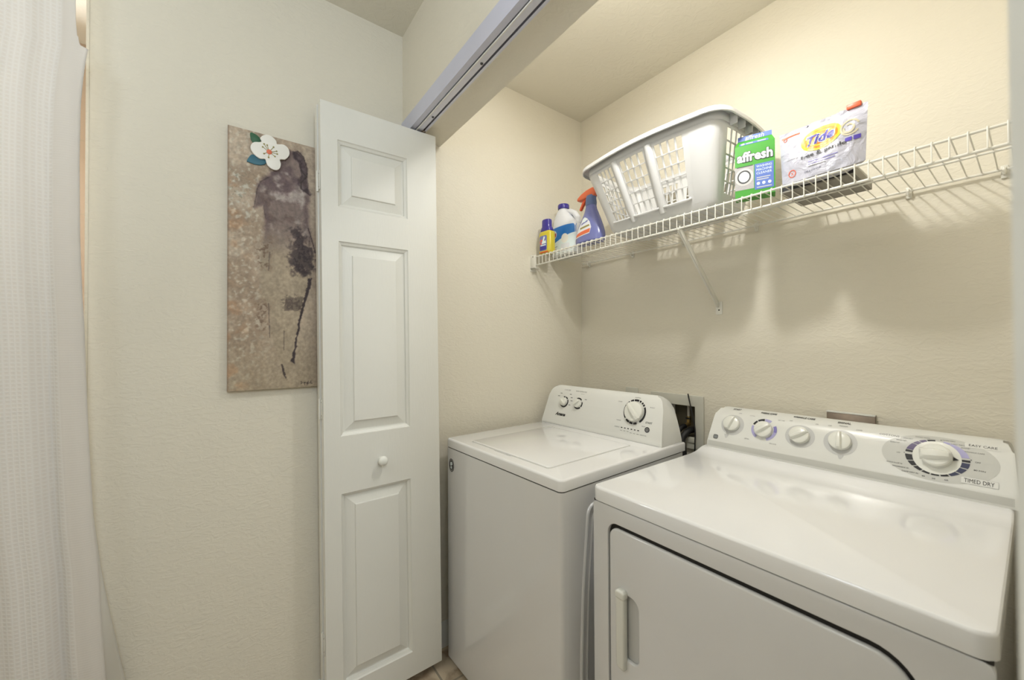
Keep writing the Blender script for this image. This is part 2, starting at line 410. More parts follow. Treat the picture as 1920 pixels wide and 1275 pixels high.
# old caulk bead and painted strip beside the track
pts = []
for i in range(60):
    x = x0t+(x1t-x0t)*i/59
    pts.append((x, .5868+.0020*noise.noise(Vector((x*4, 0, 0)))+(.002 if abs(x+.55) < .12 else 0), -.0200))
single('caulk_bead', bm_tube(pts, .0026, 6), M['trim'], tr, label='uneven white caulk bead along the track')
for x in (-.955, -1.285, -.60, -.2):
    mb = MB(); mb.add(bm_lathe([(.0001, 0), (.0045, .0002), (.0040, .0022), (.0012, .0026)], 12), M['dkgrey'], T(x, y0+.0125, -.0212) @ RX(180)); mb.add(bm_box(-.0032, .0032, -.0006, .0006, .0022, .0028), M['gap'], T(x, y0+.0125, -.0212) @ RX(180))
    mb.build('screw', tr)
mb = MB(); mb.add(bm_lathe([(.006, 0), (.009, .003), (.009, .014), (.005, .018)], 16), M['steel'], T(-1.397, .612, -.026)); mb.add(bm_tube([(-1.397, .606, -.034), (-1.397, .606, -.012)], .003, 8), M['steel'])
mb.build('roller_guide', tr)

# ------------------------------------------------------------------ bifold door leaves
def leaf_bm(W, H, th, panels):
    """front face looks to +x, leaf spans y 0..W, z 0..H, x 0..-th. panels: (y0,y1,z0,z1)"""
    bm = bmesh.new(); cache = {}
    def V(x, y, z):
        k = (round(x, 5), round(y, 5), round(z, 5))
        if k not in cache: cache[k] = bm.verts.new((x, y, z))
        return cache[k]
    def face_side(x, sgn):
        ys = sorted({0, W, *[p[0] for p in panels], *[p[1] for p in panels]}); zs = sorted({0, H, *[p[2] for p in panels], *[p[3] for p in panels]})
        for a, b in zip(ys, ys[1:]):
            for c, d in zip(zs, zs[1:]):
                if any(p[0] <= a and b <= p[1] and p[2] <= c and d <= p[3] for p in panels): continue
                bm.faces.new((V(x, a, c), V(x, b, c), V(x, b, d), V(x, a, d)))
        for p in panels:
            prev = None
            for off, dep in ((0, 0), (.0025, .0045), (.005, .0062), (.010, .0090), (.0118, .0150), (.015, .0158), (.044, .0062), (.0455, .0016), (.0475, .0008)):
                cur = [V(x-sgn*dep, p[0]+off, p[2]+off), V(x-sgn*dep, p[1]-off, p[2]+off), V(x-sgn*dep, p[1]-off, p[3]-off), V(x-sgn*dep, p[0]+off, p[3]-off)]
                if prev:
                    for i in range(4): bm.faces.new((prev[i], prev[(i+1) % 4], cur[(i+1) % 4], cur[i]))
                prev = cur
            bm.faces.new(prev)
        return ys, zs
    ys, zs = face_side(0, 1); face_side(-th, -1)
    for a, b in zip(ys, ys[1:]):
        for z in (0, H): bm.faces.new((V(0, a, z), V(0, b, z), V(-th, b, z), V(-th, a, z)))
    for c, d in zip(zs, zs[1:]):
        for y in (0, W): bm.faces.new((V(0, y, c), V(0, y, d), V(-th, y, d), V(-th, y, c)))
    return bm
LW, LH, TH = .411, 2.040, .034
panels = [(.052, .292, LH-.119-1.838+.0, LH-.119-1.838+.0)]
def zz(rel): return CAM_Z+rel-.032
panels = [(.052, .294, zz(.464), zz(.690)), (.052, .294, zz(-.308), zz(.348)), (.052, .294, zz(-1.143), zz(-.501))]
# left pair, folded against the left wall; it hangs slightly out of plumb
D1 = bpy.data.objects.new('door_1', None); COL.objects.link(D1); D1['kind'] = 'structure'
D1.location = (-1.39, .2485, .032+LH); D1.rotation_euler = (math.radians(.62), 0, 0)
lf = single('leaf', leaf_bm(LW, LH, TH, panels), M['door'], D1, T(0, 0, -LH), angle=20)
lf2 = single('leaf', leaf_bm(LW, LH, TH, panels), M['door'], D1, T(-TH-.005, -.004, -LH), angle=20)
# knob on the leading leaf
kz = CAM_Z-.408-.032-LH
single('knob', bm_lathe([(.008, 0), (.0075, .006), (.006, .011), (.0085, .015), (.0135, .019), (.0165, .025), (.0168, .030), (.0145, .0355), (.009, .039), (.003, .0402), (.0005, .0403)], 28), M['knob'], D1, T(0, .184, kz) @ RY(90), label='round white knob')
def hinge(z):
    mb = MB(); mb.add(bm_box(-.033, -.012, -.0022, -.0004, z-.032, z+.032, .0006), M['door']); mb.add(bm_tube([(-.0365, -.004, z-.034), (-.0365, -.004, z+.034)], .0038, 10), M['door'])
    for q in (-.022, .022): mb.add(bm_lathe([(.0022, 0), (.0016, .0008)], 8), M['steel'], T(-.022, -.0022, z+q) @ RX(90))
    mb.build('hinge', D1)
for z in (-.26+.0, -1.02, -1.80): hinge(z)
# right pair, folded close beside the camera
D2 = bpy.data.objects.new('door_2', None); COL.objects.link(D2); D2['kind'] = 'structure'
D2.location = (0, 0, 0)
for k in (0, 1):
    single('leaf', leaf_bm(LW, LH, TH, panels), M['door'], D2, T(-.0056+TH+k*(TH+.005), .2485+k*.002, .032), angle=20)
single('knob', bm_lathe([(.008, 0), (.0075, .006), (.006, .011), (.0085, .015), (.0135, .019), (.0165, .025), (.0168, .030), (.0145, .0355), (.009, .039), (.003, .0402), (.0005, .0403)], 28), M['knob'], D2, T(-.0016+TH*2+.006, .2485+.184, CAM_Z-.408) @ RY(90))

# ------------------------------------------------------------------ canvas painting and flower
def seg_d(p, a, b):
    ax, ay = a; bx, by = b; px, py = p
    dx, dy = bx-ax, by-ay; L = dx*dx+dy*dy; t = 0 if L == 0 else max(0, min(1, ((px-ax)*dx+(py-ay)*dy)/L))
    return math.hypot(px-ax-t*dx, py-ay-t*dy)
def inside(p, poly):
    x, y = p; c = False; n = len(poly)
    for i in range(n):
        x1, y1 = poly[i]; x2, y2 = poly[i-1]
        if (y1 > y) != (y2 > y) and x < (x2-x1)*(y-y1)/(y2-y1)+x1: c = not c
    return c
def sd(p, poly):
    d = min(seg_d(p, poly[i], poly[i-1]) for i in range(len(poly)))
    return -d if inside(p, poly) else d
ART = {
'body': [(0.168, 0.65), (0.205, 0.648), (0.224, 0.598), (0.221, 0.549), (0.233, 0.516), (0.228, 0.479), (0.231, 0.399), (0.25, 0.321), (0.246, 0.272), (0.232, 0.222), (0.214, 0.125), (0.193, 0.025), (0.186, -0.065), (0.162, -0.11), (0.146, -0.063), (0.116, 0.044), (0.113, 0.135), (0.09, 0.149), (0.09, 0.284), (0.099, 0.346), (0.104, 0.407), (0.097, 0.451), (0.074, 0.439), (0.083, 0.516), (0.115, 0.554), (0.141, 0.584)],
'hair': [(0.175, 0.656), (0.197, 0.652), (0.213, 0.636), (0.223, 0.606), (0.223, 0.574), (0.233, 0.516), (0.213, 0.52), (0.197, 0.544), (0.204, 0.577), (0.2, 0.616), (0.182, 0.623)],
'hip': [(0.182, 0.375), (0.204, 0.382), (0.228, 0.35), (0.251, 0.305), (0.246, 0.264), (0.217, 0.233), (0.179, 0.244), (0.172, 0.287)],
'leg': [(0.242, 0.227), (0.228, 0.226), (0.207, 0.125), (0.191, 0.025), (0.176, -0.056), (0.186, -0.065), (0.191, -0.033), (0.196, 0.026), (0.216, 0.125)],
'patch': [(0.155, 0.157), (0.215, 0.163), (0.214, 0.115), (0.157, 0.113)],
'foot': [(0.146, -0.062), (0.152, -0.06), (0.166, -0.117), (0.156, -0.102)],
'sp1': [(0.071, 0.326), (0.122, 0.349), (0.122, 0.242), (0.084, 0.253)],
'sp2': [(0.072, 0.147), (0.113, 0.142), (0.113, 0.025), (0.084, 0.043)],
'shoulder': [(0.083, 0.516), (0.115, 0.554), (0.168, 0.591), (0.213, 0.548), (0.213, 0.468), (0.115, 0.447)]}
LINES = {'l1': [(0.116, 0.302), (0.113, 0.241)], 'l2': [(0.113, 0.135), (0.117, 0.025)], 'l3': [(0.157, 0.048), (0.156, -0.017)],
'arm': [(0.115, 0.547), (0.09, 0.525), (0.082, 0.501), (0.073, 0.439)], 'side': [(0.099, 0.452), (0.105, 0.407)],
'strand': [(0.2, 0.616), (0.206, 0.59), (0.223, 0.574), (0.206, 0.55), (0.206, 0.53), (0.233, 0.513)], 'back': [(0.228, 0.398), (0.239, 0.36), (0.25, 0.317)],
'strand2': [(0.196, 0.654), (0.213, 0.64), (0.224, 0.604), (0.224, 0.574)],
'sig1': [(.206, -.122), (.207, -.131), (.212, -.127), (.206, -.122)], 'sig2': [(.215, -.126), (.216, -.130), (.219, -.126), (.218, -.136)], 'sig3': [(.222, -.126), (.224, -.131), (.226, -.126), (.225, -.137)], 'sig4': [(.229, -.122), (.229, -.131), (.234, -.128)], 'sig5': [(.236, -.122), (.236, -.132), (.241, -.131)]}
def sm(a, b, x):
    t = max(0, min(1, (x-a)/(b-a))); return t*t*(3-2*t)
def mixc(a, b, t): return tuple(a[i]+(b[i]-a[i])*t for i in range(3))
def fbm(y, z, s, o=4, off=0.0): return noise.fractal(Vector((y*s+off, z*s, off*1.7)), 1.0, 2.0, o)
def paint(y, z):
    n1 = fbm(y, z, 7); n2 = fbm(y, z, 38, 5, 3.1); n3 = fbm(y, z, 130, 4, 9.7); n4 = fbm(y, z, 75, 4, 15.2)
    c = mixc((188, 172, 152), (152, 134, 114), sm(-.6, .7, n1+.35*n2))
    c = mixc(c, (206, 198, 180), .65*sm(.0, .6, n4)*sm(.17, .05, y))
    c = mixc(c, (150, 136, 112), .6*sm(.12, -.16, z+.05*n1))
    c = mixc(c, (124, 108, 92), .55*sm(.19, .30, y))
    c = mixc(c, (196, 196, 184), .7*sm(.0, .5, n4)*sm(.10, .05, abs(z-.47))*sm(.10, .04, y))
    c = mixc(c, (96, 96, 84), .55*sm(.15, .55, n3)*sm(.08, .03, abs(z-.50))*sm(.08, .04, y))
    c = mixc(c, (170, 124, 86), .45*sm(.1, .6, fbm(y, z, 20, 4, 6.0))*sm(.10, .0, y))
    p = (y+.003*n2, z+.004*n3)
    d = sd(p, ART['body'])
    b = mixc((118, 102, 98), (158, 144, 122), sm(.42, .26, z))
    c = mixc(c, b, .85*sm(.005, -.007, d+.004*n2))
    up = sm(.30, .42, z)
    c = mixc(c, (84, 66, 68), .65*sm(.016, .0, abs(d+.006))*up*(.6+.4*sm(-.3, .4, n2)))
    d2 = sd(p, ART['shoulder']); c = mixc(c, (92, 74, 78), .72*sm(.012, -.028, d2+.030*n2)*sm(.43, .53, z+.03*n2))
    c = mixc(c, (178, 168, 160), .8*sm(-.05, .45, fbm(y, z, 22, 5, 21.0))*sm(.0, -.02, d)*up)
    c = mixc(c, (92, 74, 68), .6*sm(.1, .5, fbm(y, z, 24, 5, 31.0))*sm(.0, -.015, d)*up)
    d = sd(p, ART['hair']); c = mixc(c, (48, 34, 40), .9*sm(.003, -.004, d+.010*n2)*(.55+.45*sm(-.25, .2, n2)))
    d = sd(p, ART['hip']); c = mixc(c, (42, 30, 34), .95*sm(.014, -.012, d+.016*n3+.016*n2)*(.7+.3*sm(-.3, .3, n3)))
    d = sd(p, ART['leg']); c = mixc(c, (44, 32, 36), .95*sm(.001, -.002, d+.002*n3))
    d = sd(p, ART['patch']); c = mixc(c, (60, 48, 44), .75*sm(.005, -.005, d+.010*n3)*(.5+.5*sm(-.3, .2, n3)))
    d = sd(p, ART['foot']); c = mixc(c, (48, 36, 36), .85*sm(.001, -.002, d+.002*n3))
    for k in ('sp1', 'sp2'):
        d = sd(p, ART[k]); c = mixc(c, (92, 72, 56), .8*sm(.020, -.020, d+.02*n2)*sm(-.15, .35, n3+.4*n2))
    for k, L in LINES.items():
        sg = k.startswith('sig'); wd = .0009 if sg else (.0018 if k in ('strand', 'strand2', 'back') else .0012)
        dd = min(seg_d((y, z), L[i], L[i+1]) for i in range(len(L)-1))
        c = mixc(c, (50, 38, 38), (.85 if k in ('strand', 'strand2', 'back') or sg else .5)*sm(wd*1.6, wd*.5, dd+(.0 if sg else .0008*n3)))
    c = mixc(c, (120, 96, 76), .5*sm(.006, .001, y-.005))
    f = 1+.12*n3+.05*n2
    return tuple(max(0, min(255, x*f)) for x in c)
CY0, CY1, CZ0, CZ1 = .005, .405, CAM_Z-.142, CAM_Z+.681
XC = -1.478
art = thing('canvas_painting', 'tall beige and brown abstract figure canvas on the left wall partly behind the folded door', 'painting', (XL, (CY0+CY1)/2, CZ0))
def painted_canvas():
    ny, nz = 190, 380
    me_v = []; me_f = []; cols = []
    for j in range(nz+1):
        for i in range(ny+1):
            y = CY0+(CY1-CY0)*i/ny; z = CZ0+(CZ1-CZ0)*j/nz
            me_v.append((XC, y, z))
            cols.append((*lin(paint(y, z-CAM_Z)), 1.0))
    nf = (nz+1)*(ny+1)
    for j in range(nz):
        for i in range(ny):
            a = j*(ny+1)+i; me_f.append((a, a+1, a+ny+2, a+ny+1))
    # wrapped sides
    def side(idx):
        base = len(me_v)
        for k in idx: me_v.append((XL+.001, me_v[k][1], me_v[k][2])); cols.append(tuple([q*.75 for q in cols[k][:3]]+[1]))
        for a in range(len(idx)-1): me_f.append((idx[a], idx[a+1], base+a+1, base+a))
    side([i for i in range(ny+1)]); side([nz*(ny+1)+i for i in range(ny+1)])
    side([j*(ny+1) for j in range(nz+1)]); side([j*(ny+1)+ny for j in range(nz+1)])
    me = bpy.data.meshes.new('canvas'); me.from_pydata(me_v, [], me_f)
    ca = me.color_attributes.new('paint', 'FLOAT_COLOR', 'POINT')
    for i, c in enumerate(cols): ca.data[i].color = c
    m = mat('oil_paint_on_canvas', (150, 140, 120), 0.6); t = NT(m)
    at = t.add('ShaderNodeAttribute'); at.attribute_name = 'paint'; t.link(at.outputs['Color'], t.b.inputs['Base Color'])
    nz_ = t.add('ShaderNodeTexNoise'); nz_.inputs['Scale'].default_value = 180; tc = t.add('ShaderNodeTexCoord'); t.link(tc.outputs['Object'], nz_.inputs['Vector'])
    bp = t.add('ShaderNodeBump'); bp.inputs['Distance'].default_value = .0015; t.link(nz_.outputs['Fac'], bp.inputs['Height']); t.link(bp.outputs[0], t.b.inputs['Normal'])
    me.materials.append(m)
    o = bpy.data.objects.new('canvas', me); COL.objects.link(o); o.parent = art; o.matrix_parent_inverse = Matrix.Translation(-Vector(art.location))
painted_canvas()
mb = MB()
for b in ((XL+.001, XC-.002, CY0+.004, CY0+.03, CZ0+.004, CZ1-.004), (XL+.001, XC-.002, CY1-.03, CY1-.004, CZ0+.004, CZ1-.004), (XL+.001, XC-.002, CY0+.03, CY1-.03, CZ0+.004, CZ0+.03), (XL+.001, XC-.002, CY0+.03, CY1-.03, CZ1-.03, CZ1-.004)):
    mb.add(bm_box(*b), M['card'])
o = mb.build('stretcher_frame', art); o.matrix_parent_inverse = Matrix.Translation(-Vector(art.location))

FL = thing('flower_ornament', 'white four-petal wooden flower with green and teal leaves pinned on the canvas', 'ornament', (XC, .1132, CAM_Z+.6228))
def to_yz(x0): # 2D (y,z-rel-camera) curve -> world-minus-origin
    return lambda c: Vector((x0-XC+c.z, c.x-.1132, c.y-.6228))
def smooth_loop(p, k=5):
    out = []; n = len(p)
    for i in range(n):
        a, b, c, d = [Vector((*p[(i+j) % n], 0)) for j in (-1, 0, 1, 2)]
        for q in range(k):
            t = q/k; v = 0.5*((2*b)+(-a+c)*t+(2*a-5*b+4*c-d)*t*t+(-a+3*b-3*c+d)*t**3); out.append((v.x, v.y))
    return out
PET = [(0.1022, 0.6420), (0.0920, 0.6520), (0.0888, 0.6615), (0.0971, 0.6721), (0.1085, 0.6776), (0.1223, 0.6746), (0.1328, 0.6642), (0.1352, 0.6553), (0.1505, 0.6591), (0.1637, 0.6542), (0.1702, 0.6409), (0.1686, 0.6264), (0.1578, 0.6117), (0.1435, 0.6069), (0.1459, 0.5924), (0.1424, 0.5777), (0.133, 0.5697), (0.1202, 0.5704), (0.1075, 0.5806), (0.1022, 0.5967), (0.0882, 0.5949), (0.0737, 0.6033), (0.0642, 0.6178), (0.0642, 0.6311), (0.0726, 0.6429), (0.0881, 0.6477)]
PET[0] = (.0893, .6494)
single('leaf', bm_curve2d([smooth_loop([(0.0632, 0.6733), (0.0769, 0.672), (0.0881, 0.6640), (0.0897, 0.6560), (0.0840, 0.6400), (0.0703, 0.6431), (0.0637, 0.6548)])], .004, .0008), M['leafg'], FL, to_yz(XC+.003), label='dark green leaf')
single('leaf', bm_curve2d([smooth_loop([(0.0541, 0.5819), (0.066, 0.6040), (0.0815, 0.6030), (0.1060, 0.6000), (0.1018, 0.5831), (0.0816, 0.5756), (0.0595, 0.5781)])], .004, .0008), M['leaft'], FL, to_yz(XC+.003), label='teal leaf')
single('petals', bm_curve2d([smooth_loop(PET[1:])], .006, .0012), M['petal'], FL, to_yz(XC+.009))
mb = MB()
for (yy, zr) in [(0.099, 0.6443), (0.1075, 0.6430), (0.1251, 0.6420), (0.1336, 0.6309), (0.1352, 0.6224), (0.1289, 0.6124), (0.1114, 0.6047), (0.099, 0.6133), (0.0954, 0.6338)]:
    mb.add(bm_tube([(.0125, 0, 0), (.0125, yy-.1132, zr-.6228)], .0009, 6), M['stamen']); mb.add(bm_lathe([(.0026, 0), (.0024, .0014), (.001, .002)], 10), M['stamen'], T(.0118, yy-.1132, zr-.6228) @ RY(90))
mb.build('stamens', FL)
single('center', bm_lathe([(.0078, 0), (.0074, .0018), (.005, .003), (.001, .0034)], 20), M['coral'], FL, T(.012, 0, 0) @ RY(90))

# ------------------------------------------------------------------ shower curtain, liner and rod
def interp(tab, z):
    if z >= tab[0][0]: return tab[0][1]
    for (a, ya), (b, yb) in zip(tab, tab[1:]):
        if b <= z <= a: return ya+(yb-ya)*(a-z)/(a-b)
    return tab[-1][1]
EDGE = [(.864, -.303), (.824, -.304), (.785, -.301), (.770, -.298), (.752, -.296)]
EDGE2 = [(.746, -.279), (.726, -.282), (.67, -.287), (.601, -.291), (.466, -.292), (.265, -.290), (.118, -.285), (.065, -.282), (-.136, -.276), (-.271, -.271), (-.447, -.263), (-.557, -.254), (-.748, -.246), (-.852, -.240), (-1.25, -.225)]
def fold(s, z):
    zt = (2.2-z)/2.2
    return .007*math.sin(s*2*PI/.115+.9+.3*zt)*(.35+.65*sm(0, .06, s))+.0035*math.sin(s*2*PI/.047+1.0)*sm(.02, .08, s)+.006*math.sin(s*19+z*1.3)-.012*math.exp(-((s-.052-.012*(2.1-z))/.010)**2)
def cloth(name, m, ztop_fn, zbot, edgefn, x0, fk, smax, cols_, rows, label, cat):
    vs = []; fs = []; uvs = []
    for s in cols_:
        zt = ztop_fn(s)
        for j in range(rows+1):
            r = j/rows; z = min(zbot+(2.32-zbot)*r, zt)
            y = edgefn(s, z); x = x0+fk*fold(s, z)
            vs.append((x, y, z)); uvs.append((s, z))
    n = rows+1
    for i in range(len(cols_)-1):
        for j in range(rows):
            a = i*n+j
            if vs[a+1][2]-vs[a][2] < 1e-4 and vs[a+n+1][2]-vs[a+n][2] < 1e-4: continue
            fs.append((a, a+n, a+n+1, a+1))
    me = bpy.data.meshes.new(name); me.from_pydata(vs, [], fs); me.materials.append(m)
    uv = me.uv_layers.new(name='UVMap')
    for l in me.loops: uv.data[l.index].uv = uvs[l.vertex_index]
    me.polygons.foreach_set('use_smooth', [True]*len(me.polygons)); me.update()
    o = bpy.data.objects.new(name, me); COL.objects.link(o)
    md = o.modifiers.new('thick', 'SOLIDIFY'); md.thickness = .0015; md.offset = 0
    o['label'] = label; o['category'] = cat
    return o
def edge_main(s, z):
    zr = z-CAM_Z
    e = interp(EDGE2, zr)
    if s < .02: base = e
    else: base = e
    if zr > .746: base = -.280
    return base-s
cols_ = [0, .006, .012, .0145, .0165, .0180, .0195, .0210, .0235]+[.0235+.006*i for i in range(1, 125)]
def ztop(s):
    if s < .0125: return CAM_Z+.747+.004*s/.0125
    if s < .0165: return CAM_Z+.757
    if s < .0185: return CAM_Z+.772
    if s < .0200: return CAM_Z+.790
    if s < .0215: return CAM_Z+.815
    return 2.315-.006*abs(math.sin(s*20))
cloth('shower_curtain', M['curtain'], ztop, .03, edge_main, -1.418, 1.0, .8, cols_, 200, 'white waffle-weave shower curtain hanging at the left wall end', 'curtain')
LIN = [(.9, -.31), (.3, -.31), (-.3, -.285), (-.536, -.261), (-.593, -.255), (-.68, -.243), (-.768, -.229), (-.88, -.212), (-1.15, -.165)]
cloth('curtain_liner', M['vinyl'], lambda s: 2.30, .12, lambda s, z: interp(LIN, z-CAM_Z)-s, -1.452, .35, .8, [.006*i for i in range(110)], 80, 'pale translucent liner flaring out behind the shower curtain hem', 'curtain liner')
rod = thing('curtain_rod', 'curved chrome shower rod carrying the white curtain', 'curtain rod', (-1.56, YA, 2.335))
single('rod', bm_tube([(0, -.004, 0), (.03, -.03, 0), (.09, -.07, 0), (.135, -.16, 0), (.142, -.5, 0), (.135, -1.2, 0), (.06, -1.44, 0)], .0125, 12, smooth_n=6), M['steel'], rod)
single('flange', bm_lathe([(.032, 0), (.030, .006), (.018, .010), (.014, .02)], 20), M['steel'], rod, T(0, -.001, 0) @ RX(90))

# ------------------------------------------------------------------ wire shelf
SZ = CAM_Z+.437
YF, YR = 1.232, 1.578
XS0, XS1 = -1.475, XR-.004
sh = thing('wire_shelf', 'long white vinyl-coated wire shelf across the closet back wall above the machines', 'shelf', (0, YR, SZ))
so = Matrix.Translation((0, -YR, -SZ))
def rodx(y, z, r=.0030, x0=XS0, x1=XS1): return bm_tube([(x0, y, z), (x1, y, z)], r, 8)
single('rail', rodx(YF, CAM_Z+.4285, .0032), M['wire'], sh, so)
single('rail', rodx(YF+.001, CAM_Z+.388, .0036), M['wire'], sh, so)
single('rail', rodx(YR-.003, SZ-.003, .0036), M['wire'], sh, so)
single('rail', rodx(1.40, SZ-.0055, .0028), M['wire'], sh, so)
mb = MB(); x = XS0+.012; i = 0
while x < XS1-.004:
    mb.add(bm_tube([(x, YF-.0045, CAM_Z+.388), (x, YF-.0045, CAM_Z+.428), (x, YF-.003, CAM_Z+.4325), (x, YF+.004, CAM_Z+.4345), (x, YR-.006, SZ-.0005), (x, YR, SZ-.002), (x, YR+.002, SZ-.006)], .00145, 6), M['wire'], so)
    x += .0256
mb.build('cross_wires', sh)
# end bracket on the left wall
mb = MB()
mb.add(bm_box(-1.4995, -1.496, 1.222, 1.262, CAM_Z+.360, CAM_Z+.444, .001), M['wire'], so)
mb.add(bm_box(-1.498, -1.458, 1.2225, 1.2265, CAM_Z+.372, CAM_Z+.438, .001), M['wire'], so)
mb.add(bm_box(-1.498, -1.462, 1.2225, 1.256, CAM_Z+.372, CAM_Z+.3755, .001), M['wire'], so)
mb.add(bm_lathe([(.003, 0), (.002, .0012)], 8), M['gap'], so @ T(-1.478, 1.2224, CAM_Z+.43) @ RX(90))
mb.build('end_bracket', sh)
for cx in (-1.44, -1.16, -.901, -.616, -.216, -.045):
    mb = MB()
    mb.add(bm_box(cx-.006, cx+.006, YB-.006, YB-.0005, SZ-.022, SZ+.010, .001), M['wire'], so)
    mb.add(bm_tube([(cx, YB-.004, SZ-.012), (cx, YB-.018, SZ-.012), (cx, YB-.021, SZ-.005), (cx, YB-.019, SZ+.001)], .0035, 8), M['wire'], so)
    mb.build('wall_clip', sh)
# diagonal support brace
A = Vector((-.716, YF+.003, CAM_Z+.392)); B = Vector((-.755, YB-.004, CAM_Z+.150))
d = (B-A); L = d.length; q = d.to_track_quat('Z', 'X').to_matrix().to_4x4()
mb = MB()
mb.add(bm_box(-.010, .010, -.0015, .0015, 0, L, .0006), M['wire'], so @ T(*A) @ q)
mb.add(bm_box(-.010, -.008, -.0065, .0015, 0, L, .0004), M['wire'], so @ T(*A) @ q); mb.add(bm_box(.008, .010, -.0065, .0015, 0, L, .0004), M['wire'], so @ T(*A) @ q)
mb.add(bm_curve2d([rrect(-.0125, .0125, -.026, .026, .004)], .003, .0006), M['wire'], so @ T(-.755, YB-.003, CAM_Z+.140) @ RX(90))
mb.add(bm_lathe([(.0030, 0), (.0022, .0016)], 10), M['gap'], so @ T(-.755, YB-.0046, CAM_Z+.132) @ RX(90))
mb.add(bm_box(-.014, .014, -.012, .030, -.003, .001, .0006), M['wire'], so @ T(-.716, YF, SZ-.010))
mb.build('support_brace', sh)

# ------------------------------------------------------------------ laundry basket
def basket():
    BZ = SZ+.0015; ZT = CAM_Z+.672
    bk = thing('laundry_basket', 'large white plastic laundry basket with lattice windows on the wire shelf', 'laundry basket', (-.80, 1.34, BZ))
    bo = Matrix.Translation((.80, -1.34, -BZ))
    base = (-1.018, -.597, 1.246, 1.452, .034); top = (-1.080, -.552, 1.165, 1.492, .046)
    # stations: list of (side, fraction); corners are 7 steps
    def ring(t, off=0.0):
        x0, x1, y0, y1, r = [base[i]+(top[i]-base[i])*t for i in range(5)]
        x0 -= off; x1 += off; y0 -= off; y1 += off; r += off
        return x0, x1, y0, y1, r
    front = [0]; wins = [(.035, .215), (.300, .545), (.630, .860)]
    for a, b in wins:
        n = 4; front.append(a)
        for k in range(n):
            c0 = a+(b-a)*k/n; c1 = a+(b-a)*(k+1)/n; g = (b-a)*.028
            front += [c0+g, c1-g] if k else [c0+g*1.0, c1-g]
        front.append(b)
    front.append(1); front = sorted(set(round(f, 5) for f in front))
    endw = (.05, .80); end = [0, endw[0]]
    for k in range(6):
        c0 = endw[0]+(endw[1]-endw[0])*k/6; c1 = endw[0]+(endw[1]-endw[0])*(k+1)/6; g = .010
        end += [c0+g, c1-g]
    end += [endw[1], 1]; end = sorted(set(round(f, 5) for f in end))
    zz_ = [0, .055, .165]
    nr = 5
    for k in range(nr):
        a = .165+(.955-.165)*k/nr; b = .165+(.955-.165)*(k+1)/nr; zz_ += [a+.008, b-.008]
    zz_ += [.955, 1.0]; zz_ = sorted(set(round(z, 5) for z in zz_))
    def holef(f0, f1, z0, z1):
        m = (f0+f1)/2; zm = (z0+z1)/2
        if not (.165 < zm < .955): return False
        for a, b in wins:
            if a < m < b:
                k = (m-a)/(b-a)*4; kk = k-int(k)
                zk = (zm-.165)/(.79)*nr; zkk = zk-int(zk)
                return .1 < kk < .9 and (.007/.158) < zkk < 1-(.007/.158)
        return False
    def holee(f0, f1, z0, z1):
        m = (f0+f1)/2; zm = (z0+z1)/2
        if not (.165 < zm < .955) or not (endw[0] < m < endw[1]): return False
        k = (m-endw[0])/(endw[1]-endw[0])*6; kk = k-int(k)
        zk = (zm-.165)/.79*nr; zkk = zk-int(zk)
        return kk > .1 and kk < .9 and .045 < zkk < .955
    st = []
    NCR = 7
    def pos(st_, t):
        x0, x1, y0, y1, r = ring(t)
        s, f = st_
        if s == 'F': p = Vector((x0+r+(x1-x0-2*r)*f, y0, 0)); bulge = Vector((0, -1, 0))*.022*t*math.sin(PI*f)
        elif s == 'R': p = Vector((x1, y0+r+(y1-y0-2*r)*f, 0)); bulge = Vector((1, 0, 0))*.006*t*math.sin(PI*f)
        elif s == 'B': p = Vector((x1-r-(x1-x0-2*r)*f, y1, 0)); bulge = Vector((0, 1, 0))*.012*t*math.sin(PI*f)
        elif s == 'L': p = Vector((x0, y1-r-(y1-y0-2*r)*f, 0)); bulge = Vector((-1, 0, 0))*.006*t*math.sin(PI*f)
        else:
            k = 'abcd'.index(s); cx, cy, a0 = ((x1-r, y0+r, -90), (x1-r, y1-r, 0), (x0+r, y1-r, 90), (x0+r, y0+r, 180))[k]
            a = math.radians(a0+90*f); p = Vector((cx+r*math.cos(a), cy+r*math.sin(a), 0)); bulge = Vector((0, 0, 0))
        p = p+bulge; p.z = BZ+(ZT-BZ)*t
        if t < .055: # rounded foot
            c = Vector(((x0+x1)/2, (y0+y1)/2, 0)); k = (1-t/.055)*.03; p.x += (c.x-p.x)*k; p.y += (c.y-p.y)*k*1.6
        return p
    for f in front[:-1]: st.append(('F', f))
    for i in range(NCR): st.append(('a', i/NCR))
    for f in end[:-1]: st.append(('R', f))
    for i in range(NCR): st.append(('b', i/NCR))
    for f in front[:-1]: st.append(('B', f))
    for i in range(NCR): st.append(('c', i/NCR))
    for f in end[:-1]: st.append(('L', f))
    for i in range(NCR): st.append(('d', i/NCR))
    bm = bmesh.new(); rows = [[bm.verts.new(bo @ pos(s, t)) for s in st] for t in zz_]
    n = len(st)
    for j in range(len(zz_)-1):
        for i in range(n):
            s0 = st[i]; s1 = st[(i+1) % n]; f1 = s1[1] if s1[0] == s0[0] else 1.0
            h = False
            if s0[0] in 'FB': h = holef(s0[1], f1, zz_[j], zz_[j+1])
            elif s0[0] in 'RL': h = holee(s0[1], f1, zz_[j], zz_[j+1])
            if not h: bm.faces.new((rows[j][i], rows[j][(i+1) % n], rows[j+1][(i+1) % n], rows[j+1][i]))
    bm.faces.new(list(reversed(rows[0])))
    o = single('body', bm, M['basket'], bk, angle=50)
    md = o.modifiers.new('wall', 'SOLIDIFY'); md.thickness = .003; md.offset = -1
    # sills below each front window and pillars between windows
    def wallpt(f, t, out): 
        p = pos(('F', f), t); p.y -= out; return bo @ p
    mb = MB()
